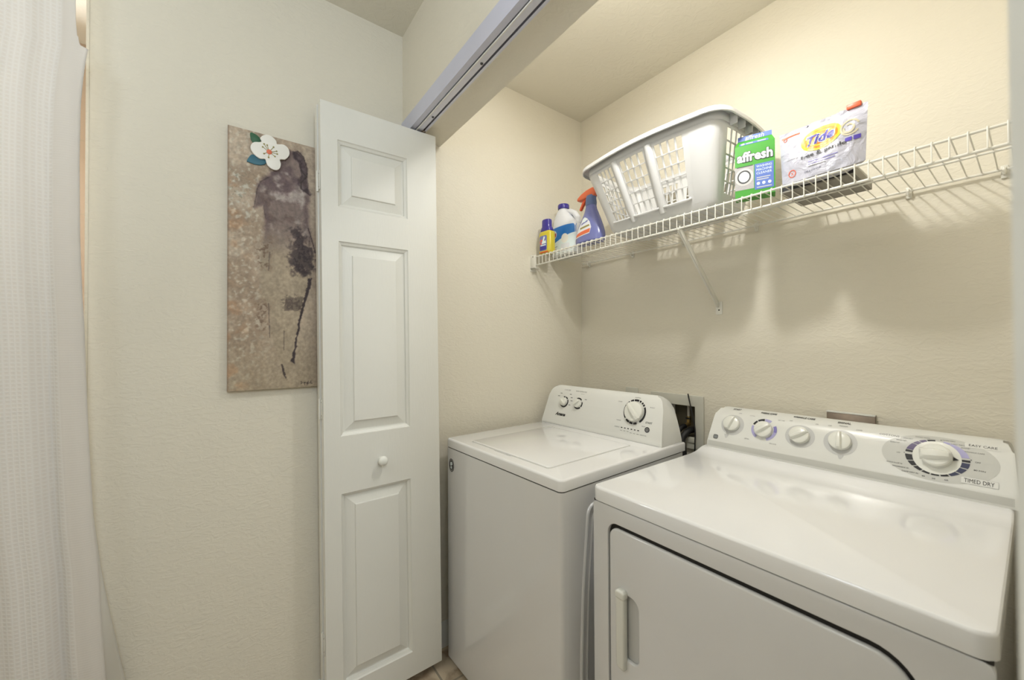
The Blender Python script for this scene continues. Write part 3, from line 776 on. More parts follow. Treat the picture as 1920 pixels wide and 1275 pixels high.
    for a, b in wins:
        mb.add(bm_tube([wallpt(a-.015, .165, .002), wallpt(a, .150, .006), wallpt((a+b)/2, .147, .007), wallpt(b, .150, .006), wallpt(b+.015, .165, .002)], .0042, 8, smooth_n=4), M['basket'])
    for f in ((wins[0][1]+wins[1][0])/2, (wins[1][1]+wins[2][0])/2):
        mb.add(bm_tube([wallpt(f, .10, -.009), wallpt(f, .3, -.006), wallpt(f, .9, -.005), wallpt(f, 1, -.008)], .0155, 16), M['basket'])
    mb.build('ribs', bk)
    # rolled rim with a drop skirt
    bm = bmesh.new(); prof = [(0, 0), (.018, .001), (.026, -.006), (.027, -.018), (.024, -.020), (.022, -.009), (.014, -.004), (0, -.005)]
    # extra tall bulge: rim follows the top ring
    R = []
    for s in st:
        p = pos(s, 1.0); q = pos(s, 1.0)
        i = st.index(s); a = pos(st[i-1], 1.0); b = pos(st[(i+1) % n], 1.0); tg = (b-a); tg.z = 0; tg.normalize(); nr_ = Vector((tg.y, -tg.x, 0))
        R.append([bm.verts.new(bo @ (p+nr_*u+Vector((0, 0, v+.030)))) for u, v in prof])
    for i in range(n):
        A_, B_ = R[i], R[(i+1) % n]
        for k in range(len(prof)-1): bm.faces.new((A_[k], B_[k], B_[k+1], A_[k+1]))
    single('rim', bm, M['basket'], bk, angle=45)
    bm = bmesh.new(); R = []
    for s in st:
        p = pos(s, 1.0); R.append((bm.verts.new(bo @ (p+Vector((0, 0, -.001)))), bm.verts.new(bo @ (p+Vector((0, 0, .029))))))
    for i in range(n): bm.faces.new((R[i][0], R[(i+1) % n][0], R[(i+1) % n][1], R[i][1]))
    o = single('upper_band', bm, M['basket'], bk, angle=45); md = o.modifiers.new('wall', 'SOLIDIFY'); md.thickness = .003; md.offset = -1
    # stiffening ribs under the right-hand rim
    for k in range(5):
        p = pos(('R', .1+.2*k), 1.0); single('gusset', bm_box(0, .021, -.001, .001, -.012, .024), M['basket'], bk, bo @ T(p.x+.001, p.y, p.z+.002))
    # smooth raised panel on the front right corner
    R2 = []
    for t in [.08+.87*k/10 for k in range(11)]:
        row = []
        for s in [('F', .90), ('F', .95), ('F', .99)]+[('a', k/7) for k in range(0, 6)]:
            p = pos(s, t); c = Vector((-.8, 1.34, p.z)); dv = (p-c); dv.z = 0; dv = Vector((.25, -1, 0)).normalized() if s[0] == 'F' else dv.normalized()
            e = .003 if .1 < t < .93 and s not in (('F', .90), ('a', 5/7)) else .0004
            row.append(p+dv*e)
        R2.append(row)
    bm = bmesh.new(); VV = [[bm.verts.new(bo @ p) for p in r_] for r_ in R2]
    for a, b in zip(VV, VV[1:]):
        for i in range(len(a)-1): bm.faces.new((a[i], a[i+1], b[i+1], b[i]))
    single('corner_panel', bm, M['basket'], bk, angle=60)
basket()

# ------------------------------------------------------------------ decals on curved surfaces
def decal(mb, bm, m, fn, off=.0006, maxlen=None):
    refine(bm, maxlen)
    mb.add(bm, m, lambda c: fn(c.x, c.y, off))

# ------------------------------------------------------------------ bottles
def se(theta, ex):
    ca, sa = math.cos(theta), math.sin(theta)
    return math.copysign(abs(ca)**(2/ex), ca), math.copysign(abs(sa)**(2/ex), sa)
def front_map(rows, ex, y0c=0):
    """maps (a = x offset, b = height) onto the camera-side (-y) surface of a lathe body."""
    def fn(a, b, off):
        for p, q in zip(rows, rows[1:]):
            if p[2] <= b <= q[2]:
                t = (b-p[2])/max(q[2]-p[2], 1e-9); rx = p[0]+(q[0]-p[0])*t; ry = p[1]+(q[1]-p[1])*t; cx = p[3]+(q[3]-p[3])*t; break
        else: rx, ry, _, cx = rows[-1]
        u = max(-.985, min(.985, (a-cx)/rx)); y = -ry*(1-abs(u)**ex)**(1/ex)
        return Vector((a, y-off, b))
    return fn
BZ = SZ+.0015
# small yellow bottle
g = thing('detergent_bottle', 'small yellow bottle with a dark blue cap at the shelf corner', 'bottle', (-1.4165, 1.262, BZ), math.radians(4))
rows = [(.036, .021, 0, 0), (.040, .0245, .004, 0), (.041, .025, .02, 0), (.041, .025, .095, 0), (.039, .023, .103, 0), (.033, .020, .108, 0)]
single('body', bm_lathe(rows, 32, ex=3.2), M['ybottle'], g)
single('collar', bm_lathe([(.034, .021, .107, 0), (.035, .022, .110, 0), (.033, .021, .120, 0), (.029, .020, .128, 0)], 28, ex=2.6), M['bcap'], g)
single('cap', bm_lathe([(.0265, .020, .127, 0), (.0262, .0195, .160, 0), (.0245, .018, .165, 0), (.020, .015, .1665, 0)], 28, ex=2.3), M['bcap'], g)
mb = MB(); fn = front_map(rows, 3.2)
decal(mb, bm_poly(rrect(-.028, .022, .012, .085, .008), .01), M['spray'], fn, .0005)
decal(mb, bm_poly(ell(-.014, .055, .010, .013)), M['redor'], fn, .0009)
decal(mb, bm_poly([(-.012, .045), (.002, .080), (.012, .078), (.004, .058), (.016, .060), (.018, .046)]), M['white'], fn, .0012)
decal(mb, bm_poly(rrect(-.026, .019, .016, .034, .006), .01), M['tideblue'], fn, .0010)
decal(mb, bm_poly(rrect(-.020, .016, .036, .041, .002), .01), M['white'], fn, .0011)
decal(mb, bm_poly(rrect(-.036, .036, .002, .008, .002), .01), M['redor'], fn, .0006)
mb.build('label_print', g)
# bleach jug
g = thing('bleach_jug', 'white bleach jug with a moulded handle, blue cap and blue label', 'jug', (-1.392, 1.378, BZ))
g.scale = (1.05, 1.05, 1.05)
rows = [(.078, .044, 0, 0), (.084, .050, .006, 0), (.085, .051, .02, 0), (.085, .051, .125, 0), (.083, .050, .140, -.001), (.078, .046, .150, -.002), (.062, .040, .170, -.016), (.048, .033, .195, -.024), (.032, .027, .215, -.027), (.022, .022, .226, -.027), (.0195, .0195, .232, -.027)]
single('body', bm_lathe(rows, 40, ex=2.6), M['jug'], g)
single('handle', bm_tube([(-.010, 0, .214), (.018, 0, .210), (.048, 0, .192), (.068, 0, .165), (.070, 0, .140)], [.010, .012, .0135, .014, .015, .015][:5]+[], 14), M['jug'], g)
single('cap', bm_lathe([(.0265, 0), (.0275, .003), (.0275, .018), (.0255, .0215), (.02, .0225)], 36, (-.027, 0, .230)), M['bcap'], g)
fn = front_map(rows, 2.6); mb = MB()
decal(mb, bm_poly([(-.080, .132), (.080, .134), (.080, .095), (.02, .078), (-.04, .060), (-.080, .052)], .012), M['bluelabel'], fn, .0005)
decal(mb, bm_poly([(-.080, .052), (-.04, .060), (.02, .078), (.080, .095), (.080, .006), (-.080, .006)], .012), M['white'], fn, .0005)
decal(mb, bm_poly(ell(-.050, .100, .029, .022, 28), .012), M['white'], fn, .0009)
decal(mb, bm_poly(ell(-.050, .100, .026, .019, 28), .012), M['red'], fn, .0012)
decal(mb, bm_poly([(-.074, .094), (-.028, .106), (-.026, .116), (-.074, .104)], .012), M['white'], fn, .0015)
decal(mb, bm_text('Clorox', .02, width=.040), M['tideblue'], lambda a, b, o: fn(a-.050+.0, b+.1045+a*.22, o), .0019)
decal(mb, bm_poly(ell(.030, .072, .020, .022, 24), .012), M['petal'], fn, .0010)
decal(mb, bm_poly(rrect(.006, .056, .012, .048, .006), .012), M['jug'], fn, .0010)
for k, (wd, c) in enumerate(((.055, 'greyink'), (.048, 'sorange'), (.052, 'greyink'), (.046, 'disc'))):
    decal(mb, bm_poly(rrect(-.072, -.072+wd, .040-.009*k, .0425-.009*k, .001, 2), .012), M[c], fn, .0010)
mb.build('label_print', g)
# blue spray bottle with orange trigger
g = thing('spray_bottle', 'blue spray bottle with an orange trigger head beside the basket', 'spray bottle', (-1.158, 1.284, BZ))
rows = [(.070, .032, 0, 0), (.075, .037, .006, 0), (.076, .038, .020, 0), (.074, .037, .040, 0), (.064, .033, .070, .001), (.050, .028, .100, .004), (.037, .024, .125, .006), (.028, .021, .145, .006), (.0245, .020, .158, .006), (.0235, .0195, .164, .006)]
single('body', bm_lathe(rows, 40, ex=2.4), M['spray'], g)
single('collar', bm_lathe([(.024, .021, .163, .006), (.0245, .0215, .175, .006), (.022, .020, .196, .006), (.024, .019, .206, .010)], 28, ex=2.4), M['collar'], g)
hd = [(-.064, .200), (-.066, .206), (-.062, .213), (-.040, .225), (-.010, .234), (.020, .237), (.044, .234), (.050, .226), (.050, .214), (.040, .205), (.030, .200), (-.012, .199), (-.030, .198)]
single('trigger_head', bm_curve2d([hd], .030, .005, 3), M['sorange'], g, RX(90), label='orange spray head')
tg = [(-.034, .201), (-.044, .185), (-.058, .163), (-.057, .157), (-.050, .157), (-.040, .170), (-.022, .190), (-.014, .200)]
single('trigger', bm_curve2d([tg], .014, .003, 2), M['redor'], g, RX(90), label='orange squeeze trigger')
fn = front_map(rows, 2.4); mb = MB()
decal(mb, bm_poly([(-.063, .026), (.028, .034), (.034, .060), (.024, .085), (.008, .103), (-.008, .112), (-.020, .106), (-.030, .088), (-.050, .060)], .012), M['jug'], fn, .0005)
decal(mb, bm_poly([(-.058, .030), (.028, .038), (.030, .055), (-.020, .050), (-.052, .044)], .012), M['sorange'], fn, .0009)
decal(mb, bm_poly([(-.028, .060), (.026, .066), (.022, .074), (-.030, .068)], .012), M['stamen'], fn, .0009)
decal(mb, bm_poly([(-.026, .078), (.012, .088), (.014, .096), (-.022, .086)], .012), M['spray'], fn, .0010)
decal(mb, bm_poly(ell(-.006, .098, .011, .009)), M['white'], fn, .0012)
mb.build('label_print', g)

# green machine-cleaner carton
g = thing('cleaner_carton', 'green gable-top washing machine cleaner carton leaning at the basket', 'carton', (-.494, 1.264, BZ), math.radians(20))
w_, h_, dp = .0505, .155, .045
bm = bmesh.new()
P = [(-w_, 0, 0), (w_, 0, 0), (w_, dp, 0), (-w_, dp, 0), (-w_, 0, h_), (w_, 0, h_), (w_, dp, h_), (-w_, dp, h_), (-w_*.86, dp*.42, h_+.022), (w_*.86, dp*.42, h_+.022), (-w_*.86, dp*.5, h_+.038), (w_*.86, dp*.5, h_+.038), (-w_*.86, dp*.58, h_+.022), (w_*.86, dp*.58, h_+.022)]
V_ = [bm.verts.new(p) for p in P]
for f in ((0, 1, 5, 4), (1, 2, 6, 5), (2, 3, 7, 6), (3, 0, 4, 7), (3, 2, 1, 0), (4, 5, 9, 8), (8, 9, 11, 10), (6, 7, 12, 13), (13, 12, 10, 11), (5, 6, 13, 9), (7, 4, 8, 12), (9, 13, 11), (12, 8, 10)): bm.faces.new([V_[i] for i in f])
single('body', bm, M['green'], g, angle=10)
def cf(a, b, off):
    if b <= h_: return Vector((a, -off, b))
    t = b-h_; sl = math.hypot(dp*.42, .022)
    if t <= sl: return Vector((a*(1-.14*t/sl), dp*.42*t/sl-off*.5, h_+.022*t/sl+off*.5))
    return Vector((a*.86, dp*.42+(t-sl)*.2-off, h_+.022+(t-sl)))
mb = MB()
decal(mb, bm_poly([(-w_, h_+.0290), (w_, h_+.0290), (w_, h_+.0445), (-w_, h_+.0445)], .01), M['bluecard'], cf)
decal(mb, bm_text('affresh', .01, width=.056, bold=.0, slant=.2), M['white'], lambda a, b, o: cf(a, b+h_+.0365, o), .0020)
decal(mb, bm_poly(rrect(-.040, .036, h_+.002, h_+.014, .003), .01), M['bluecard'], cf)
decal(mb, bm_poly(ell(-.031, h_+.008, .005, .005)), M['white'], cf, .0012)
for a0, a1 in ((-.022, -.004), (.008, .030)): decal(mb, bm_poly(rrect(a0, a1, h_+.006, h_+.0105, .001)), M['white'], cf, .0012)
decal(mb, bm_text('affresh', .03, width=.094, bold=.0024, height=.033), M['ink'], lambda a, b, o: cf(a, b+.119, o), .0007)
decal(mb, bm_text('affresh', .03, width=.090, bold=.0010, height=.030), M['white'], lambda a, b, o: cf(a, b+.1195, o), .0013)
decal(mb, bm_poly([(-w_, .022), (-.002, .022), (-.002, .092), (-w_, .092)]), M['photo'], cf)
decal(mb, bm_ring(-.027, .060, .024, .0165, ro2=.026, ri2=.019), M['disc'], cf, .0009)
decal(mb, bm_ring(-.027, .060, .0175, .014, ro2=.020, ri2=.016), M['dkgrey'], cf, .0012)
decal(mb, bm_poly(ell(-.027, .060, .0135, .0155)), M['white'], cf, .0012)
decal(mb, bm_poly(rrect(-.046, -.004, .090, .0925, .0005)), M['dkgrey'], cf, .0009)
decal(mb, bm_poly(rrect(0, .047, .016, .092, .001)), M['bluecard'], cf)
for k, s_ in enumerate(('WASHING', 'MACHINE', 'CLEANER')): decal(mb, bm_text(s_, .01, width=.038, height=.0068), M['white'], lambda a, b, o, k=k: cf(a+.0235, b+.084-.0102*k, o), .0009)
for k, wd in enumerate((.034, .030)): decal(mb, bm_poly(rrect(.005, .005+wd, .0490-.006*k, .0515-.006*k, .0008)), M['palegrey'], cf, .0009)
for a in (.009, .0225, .037): decal(mb, bm_poly(ell(a, .033, .0042, .0045, 12)), M['white'], cf, .0009)
decal(mb, bm_poly(rrect(.005, .042, .0205, .0230, .0008)), M['palegrey'], cf, .0009)
for a in (-.044, -.034, -.024, -.014): decal(mb, bm_poly(rrect(a, a+.007, -.0005, .001, .0003)), M['ink'], cf, .0006)
mb.build('carton_print', g)

# detergent pouch
g = thing('detergent_pouch', 'white detergent pouch with an orange and yellow oval logo right of the green carton', 'pouch', (-.336, 1.268, BZ), math.radians(-3))
PW, PH = .096, .152
def pouch(a, b, side):
    # a in -1..1, b in 0..1
    e = max(0, 1-abs(a)**3.2); bb = b
    th = .026*e*(math.sin(PI*min(1, max(0, (1-bb)*.62+.0)))**.8)
    th *= (1 if bb < .86 else max(0, 1-(bb-.86)/.10))
    wr = .0040*noise.noise(Vector((a*3.2, b*4, side*5)))*e+.0024*noise.noise(Vector((a*9, b*7, side*5)))*e
    xw = PW*(1-.035*(1-b)*0+.0)+.004*b*0
    x = a*(xw*(.94+.06*b)); z = PH*b*(1+.0*a)
    # the lower corners are pinched upwards; the top is level
    z += .010*(abs(a)**4)*(1-b)
    return Vector((x, side*(th+wr)+.012*b*0, z))
bm = bmesh.new(); NA, NB = 40, 32
F_ = [[bm.verts.new(pouch(-1+2*i/NA, j/NB, -1)) for i in range(NA+1)] for j in range(NB+1)]
B_ = [[bm.verts.new(pouch(-1+2*i/NA, j/NB, 1)) for i in range(NA+1)] for j in range(NB+1)]
for j in range(NB):
    for i in range(NA):
        bm.faces.new((F_[j][i], F_[j][i+1], F_[j+1][i+1], F_[j+1][i])); bm.faces.new((B_[j][i], B_[j+1][i], B_[j+1][i+1], B_[j][i+1]))
for i in range(NA): bm.faces.new((F_[0][i], B_[0][i], B_[0][i+1], F_[0][i+1])); bm.faces.new((F_[NB][i], F_[NB][i+1], B_[NB][i+1], B_[NB][i]))
bmesh.ops.remove_doubles(bm, verts=bm.verts[:], dist=1e-5)
single('film', bm, M['foil'], g, angle=60)
def pf(a, b, off):
    p = pouch(max(-1, min(1, a/PW)), max(0, min(1, b/PH)), -1); p.y -= off; return p
mb = MB()
tilt = lambda cx, cy, ang: (lambda a, b, o: pf(cx+a*math.cos(ang)-b*math.sin(ang), cy+a*math.sin(ang)+b*math.cos(ang), o))
tl = tilt(.006, .098, .10)
decal(mb, bm_poly(ell(0, 0, .0445, .032, 40), .008), M['yellow'], tl, .0010)
decal(mb, bm_poly(ell(0, 0, .037, .0265, 40), .008), M['orange'], tl, .0016)
decal(mb, bm_ring(0, 0, .030, .026, ro2=.0205, ri2=.0175, n=32), M['yellow'], tl, .0020)
decal(mb, bm_text('Tide', .04, width=.064, height=.030, slant=.35, bold=.0022), M['white'], tl, .0025)
decal(mb, bm_text('Tide', .04, width=.060, height=.027, slant=.35, bold=.0012), M['tideblue'], tl, .0031)
decal(mb, bm_text('free & gentle', .02, width=.098, height=.0125, bold=.0004), M['dkgrey'], tilt(.012, .0585, .06), .0020)
decal(mb, bm_ring(.066, .098, .019, .015, 20, 330, ro2=.021, ri2=.017), M['cream'], pf, .0012)
decal(mb, bm_ring(.064, .096, .012, .008, 160, 480, ro2=.013, ri2=.009), M['cream'], pf, .0014)
decal(mb, bm_poly(rrect(.058, .071, .062, .072, .001)), M['violet'], pf, .0014)
decal(mb, bm_poly(rrect(.074, .087, .062, .073, .001)), M['violet'], pf, .0014)
for k, (a0, wd) in enumerate(((-.020, .066), (-.020, .060), (-.020, .040))): decal(mb, bm_poly(rrect(a0, a0+wd, .0400-.0065*k, .0420-.0065*k, .0008), .01), M['lilac2' if k < 2 else 'greyink'], pf, .0012)
decal(mb, bm_text('298 g (10 OZ)', .01, width=.040, height=.0062), M['navy'], tilt(-.010, .016, .03), .0014)
decal(mb, bm_ring(-.062, .024, .0105, .0085), M['redor'], pf, .0014)
decal(mb, bm_text('X', .01, width=.008), M['redor'], tilt(-.062, .024, 0), .0014)
decal(mb, bm_poly(rrect(-.090, -.045, .134, .139, .001), .01), M['redor'], pf, .0010)
decal(mb, bm_ring(-.081, .130, .0052, .0032), M['redor'], pf, .0012)
decal(mb, bm_poly(rrect(-.075, -.045, .0935-.030, .0945-.030, .0003), .01), M['greyink'], pf, .0010)
mb.build('pouch_print', g)
single('zip_slider', bm_box(.056, .084, -.006, .006, PH-.004, PH+.008, .0015), M['redor'], g, label='orange zip slider')
# grey tray lying behind the pouch
g = thing('card_tray', 'flat grey card tray with a black front edge lying under the pouch', 'tray', (-.362, 1.400, BZ))
mb = MB(); mb.add(bm_box(-.085, .085, -.085, .09, 0, .004), M['card'])
for b in ((-.085, -.082, -.085, .09, .004, .022), (.082, .085, -.085, .09, .004, .022), (-.082, .082, .087, .09, .004, .022)): mb.add(bm_box(*b), M['card'])
mb.build('body', g); single('front_edge', bm_box(-.082, .082, -.085, -.082, .004, .022), M['ink'], g, label='black front edge')

# ------------------------------------------------------------------ appliance consoles
def arc_param(prof):
    acc = [0]
    for a, b in zip(prof, prof[1:]): acc.append(acc[-1]+math.hypot(b[0]-a[0], b[1]-a[1]))
    return acc
def surf_map(prof):
    acc = arc_param(prof)
    def fn(x, s, off):
        s = max(0, min(acc[-1], s))
        for i in range(len(prof)-1):
            if s <= acc[i+1] or i == len(prof)-2:
                t = (s-acc[i])/(acc[i+1]-acc[i]); a, b = prof[i], prof[i+1]
                # smooth normal between neighbours
                dy, dz = b[0]-a[0], b[1]-a[1]; L = math.hypot(dy, dz)
                return Vector((x, a[0]+dy*t-off*dz/L, a[1]+dz*t+off*dy/L))
    return fn
def frame_at(prof, x, s):
    fn = surf_map(prof); p = fn(x, s, 0); t = (fn(x, s+.012, 0)-fn(x, s-.012, 0)).normalized()
    r = Vector((1, 0, 0)); n = r.cross(t).normalized()
    m = Matrix((r, t, n)).transposed().to_4x4(); m.translation = p
    return m
def console_bm(prof, back, x0, x1, slant, rc, zb, cap_bev=.006):
    loop = prof+back; zt = max(p[1] for p in loop); hgt = zt-zb
    def inset(z):
        t = (z-zb)/hgt; i = slant*t; k = z-(zt-rc)
        if k > 0: i += rc-math.sqrt(max(0, rc*rc-k*k))
        return i
    bm = bmesh.new()
    A = [bm.verts.new((x0+inset(z), y, z)) for y, z in loop]; B = [bm.verts.new((x1-inset(z), y, z)) for y, z in loop]
    n = len(loop)
    for i in range(n): bm.faces.new((A[i], A[(i+1) % n], B[(i+1) % n], B[i]))
    c1 = bm.faces.new(list(reversed(A))); c2 = bm.faces.new(B)
    es = [e for e in set(list(c1.edges)+list(c2.edges)) if (e.verts[0].co.z > zb+.001 or e.verts[1].co.z > zb+.001)]
    bmesh.ops.bevel(bm, geom=es, offset=cap_bev, segments=3, affect='EDGES', profile=.5, clamp_overlap=True)
    return bm
def densify(prof, k=3):
    out = []; P = [prof[0]]+list(prof)+[prof[-1]]
    for i in range(1, len(P)-2):
        for q in range(k):
            t = q/k; r = []
            for d in (0, 1):
                a, b, c, e = P[i-1][d], P[i][d], P[i+1][d], P[i+2][d]
                r.append(0.5*((2*b)+(-a+c)*t+(2*a-5*b+4*c-e)*t*t+(-a+3*b-3*c+e)*t**3))
            out.append(tuple(r))
    out.append(tuple(prof[-1])); return out
def knob_bm(r, h, gw, mb, m=None, grip=True, ang=0):
    """round knob, axis +z, with a raised grip bar tapering along its length"""
    m = m or M['knob']
    mb.add(bm_lathe([(r, 0), (r*1.0, h*.35), (r*.96, h*.62), (r*.86, h*.72), (r*.3, h*.75), (.0005, h*.75)], 36), m)
    if grip:
        bm = bmesh.new(); rows = []
        for k in range(13):
            t = -1+2*k/12; y = t*r*.97; wv = gw*(1-.35*max(0, t)); hh = h*(1.25-.25*t*t) if abs(t) < .98 else h*.8
            rows.append([bm.verts.new((x_*wv, y, z_)) for x_, z_ in ((-1.25, h*.55), (-.9, hh*.85), (-.6, hh), (0, hh*1.03), (.6, hh), (.9, hh*.85), (1.25, h*.55))])
        for a, b in zip(rows, rows[1:]):
            for i in range(6): bm.faces.new((a[i], a[i+1], b[i+1], b[i]))
        bm.faces.new(rows[0]); bm.faces.new(rows[-1])
        mb.add(bm, m, RZ(ang))
def slab_bm(prof, x0, x1, rplan, rtop, ztop_min):
    """top lid: (y,z) profile extruded over x; front plan corners and the upper edges rounded"""
    bm = bmesh.new(); A = [bm.verts.new((x0, y, z)) for y, z in prof]; B = [bm.verts.new((x1, y, z)) for y, z in prof]; n = len(prof)
    for i in range(n): bm.faces.new((A[i], A[(i+1) % n], B[(i+1) % n], B[i]))
    bm.faces.new(list(reversed(A))); bm.faces.new(B)
    bmesh.ops.recalc_face_normals(bm, faces=bm.faces[:])
    y0 = min(p[0] for p in prof)
    es = [e for e in bm.edges if abs(e.verts[0].co.y-y0) < 1e-5 and abs(e.verts[1].co.y-y0) < 1e-5 and abs(e.verts[0].co.z-e.verts[1].co.z) > .005]
    bmesh.ops.bevel(bm, geom=es, offset=rplan, segments=6, affect='EDGES', profile=.5)
    bm.normal_update()
    es = []
    for e in bm.edges:
        if len(e.link_faces) != 2 or min(v.co.z for v in e.verts) < ztop_min: continue
        a, b = e.link_faces
        if (a.normal.z > .5) != (b.normal.z > .5): es.append(e)
    bmesh.ops.bevel(bm, geom=es, offset=rtop, segments=3, affect='EDGES', profile=.5)
    return bm

# ------------------------------------------------------------------ washer
WS = thing('washing_machine', 'white top-load washing machine standing in the closet corner by the left wall', 'washing machine', (-1.436, .727, 0), math.radians(2.04))
WW, WD = .647, .672
bm = bm_box(0, WW, 0, WD, .012, .848)
es = [e for e in bm.edges if abs(e.verts[0].co.z-e.verts[1].co.z) > .1]
bmesh.ops.bevel(bm, geom=es, offset=.014, segments=5, affect='EDGES', profile=.5)
single('cabinet', bm, M['enamel_side'], WS)
single('base_gap_shade', bm_box(.012, WW-.012, .008, WD-.01, .0, .02), M['gap'], WS); single('top_gasket', bm_curve2d([rrect(.0015, WW-.0015, .0015, WD-.01, .015)], .006), M['gap'], WS, T(0, 0, .849), label='dark seam under the top panel')  # dark block at the base imitates the shaded gap under the cabinet
wtop = slab_bm([(0, .8515), (0, .885), (.52, .885), (WD+.006, .885), (WD+.006, .8515)], -.001, WW+.001, .016, .007, .88)
single('top_panel', wtop, M['enamel'], WS)
# lid: shallow plate with a groove round it and a finger notch at the front
lx0, lx1, ly0, ly1 = .116, .548, .048, .470
single('lid_groove', bm_curve2d([rrect(lx0-.003, lx1+.003, ly0-.003, ly1+.003, .012), list(reversed(rrect(lx0+.001, lx1-.001, ly0+.001, ly1-.001, .012)))], .0012), M['palegrey'], WS, T(0, 0, .8853))
single('lid', bm_curve2d([rrect(lx0, lx1, ly0, ly1, .012)], .004, .0016, 2), M['enamel'], WS, T(0, 0, .8858))
single('lid_finger_notch', bm_curve2d([[(.268, ly0-.004), (.280, ly0-.010), (.366, ly0-.010), (.378, ly0-.004), (.372, ly0+.002), (.274, ly0+.002)]], .0012), M['disc'], WS, T(0, 0, .8856))
# console
WPf = densify([(.527, .885), (.530, .90), (.5455, .95), (.560, .995), (.572, 1.03), (.585, 1.052), (.600, 1.064)])
WBk = densify([(.600, 1.064), (.616, 1.058), (.636, 1.030), (.652, .985), (.664, .935), (.672, .886)])[1:]
WCon = single('console', console_bm(WPf, WBk, .0, .640, .022, .045, .885), M['plastic'], WS, angle=40)
wf = surf_map(WPf)
def knob(parent, prof, x, s, r, h, gw, ang, discs=(), dm=None):
    mb = MB(); knob_bm(r, h, gw, mb, ang=ang)
    o = mb.build('knob', parent); o.matrix_local = frame_at(prof, x, s) @ T(0, 0, .001)
    return o
for x, s, r, h, gw, a in ((.1235, .1112, .0200, .018, .0048, 55), (.2100, .1130, .0200, .018, .0050, -50), (.5055, .1149, .0400, .022, .0085, 42)): knob(WS, WPf, x, s, r, h, gw, a)
mb = MB()
def arcs(cx, cy, ro, ri, segs, m, fn, off=.0007, ro2=None, ri2=None):
    for a0, a1 in segs: decal(mb, bm_ring(cx, cy, ro, ri, a0, a1, max(3, int((a1-a0)/8)), ro2, ri2), m, fn, off)
arcs(.1235, .1112, .0265, .0205, [(-150, 30), (40, 75), (85, 110)], M['ink'], wf)
arcs(.2100, .1130, .0265, .0205, [(-140, -45), (-35, 20), (45, 120)], M['ink'], wf)
arcs(.5055, .1149, .0505, .0425, [(-208, -142), (-133, -112), (-109, -90), (-87, -68), (-52, 28), (34, 44), (47, 56), (62, 72), (76, 102), (105, 122), (128, 148)], M['ink'], wf)
decal(mb, bm_poly(ell(.5722, .054, .0105, .0105, 24)), M['dkgrey'], wf, .0012)
decal(mb, bm_ring(.5722, .054, .0050, .0038), M['disc'], wf, .0016)
for k in range(6): decal(mb, bm_poly(rrect(.4595+.0151*k-.0036, .4595+.0151*k+.0036, .0432, .0468, .0008, 2)), M['ink'], wf)
for k in range(6): decal(mb, bm_poly(rrect(.4595+.0151*k-.0050, .4595+.0151*k+.0044, .0330-.003*(k//3), .0345-.003*(k//3), .0004, 2)), M['greyink'], wf)
def txt(s_, x, s, wd, m, fn, hh=None, slant=0, bold=0, off=.0008, rot=0): decal(mb, bm_text(s_, .02, width=wd, height=hh, slant=slant, bold=bold), m, lambda a, b, o: fn(x+a, s+b, o), off)
txt('START', .5748, .0804, .028, M['ink'], wf, .0075)
txt('NORMAL', .5078, .1764-.004, .026, M['greyink'], wf, .005); txt('COLORS', .4491-.018, .148, .020, M['greyink'], wf, .004); txt('BULKY', .580, .140, .020, M['greyink'], wf, .004)
txt('RINSE', .4602-.020, .072, .020, M['greyink'], wf, .004); txt('DRAIN & SPIN', .555, .0640, .016, M['greyink'], wf, .0035)
txt('status', .437, .0450, .024, M['greyink'], wf, .004)
txt('hold 3 sec', .560, .0310, .026, M['greyink'], wf, .004)
txt('LOAD SIZE', .128, .1690, .040, M['greyink'], wf, .0055); txt('WATER TEMPERATURE', .212, .1690, .066, M['greyink'], wf, .0055); txt('options', .225, .158, .020, M['greyink'], wf, .004)
for xx, ss in ((.083, .136), (.095, .150), (.155, .150), (.165, .135), (.168, .120), (.250, .135), (.160, .100)): decal(mb, bm_poly(rrect(xx-.006, xx+.006, ss-.0015, ss+.0015, .0004, 2)), M['greyink'], wf)
txt('Amana', .1155, .0520, .064, M['ink'], wf, .0160, slant=.45, bold=.0008)
# grey seam band along the foot of the console
decal(mb, bm_poly(rrect(.012, .628, .0, .0022, .0005, 2), .02), M['disc'], wf, .0004)
mb.build('console_print', WCon, recalc=False)
# black round sticker on the front
mb = MB(); fr = lambda a, b, o: Vector((.041+a, -o, .783+b))
decal(mb, bm_poly(ell(0, 0, .020, .026, 28)), M['dkgrey'], fr, .0008)
decal(mb, bm_ring(0, 0, .017, .0155, ro2=.022, ri2=.0205), M['disc'], fr, .0012)
decal(mb, bm_poly([(-.006, .012), (.006, .014), (.009, .004), (-.002, -.002), (.006, -.006), (.002, -.016), (-.008, -.010), (-.003, -.004), (-.009, .002)]), M['white'], fr, .0014)
mb.build('round_sticker', WS, label='round black and silver sticker')
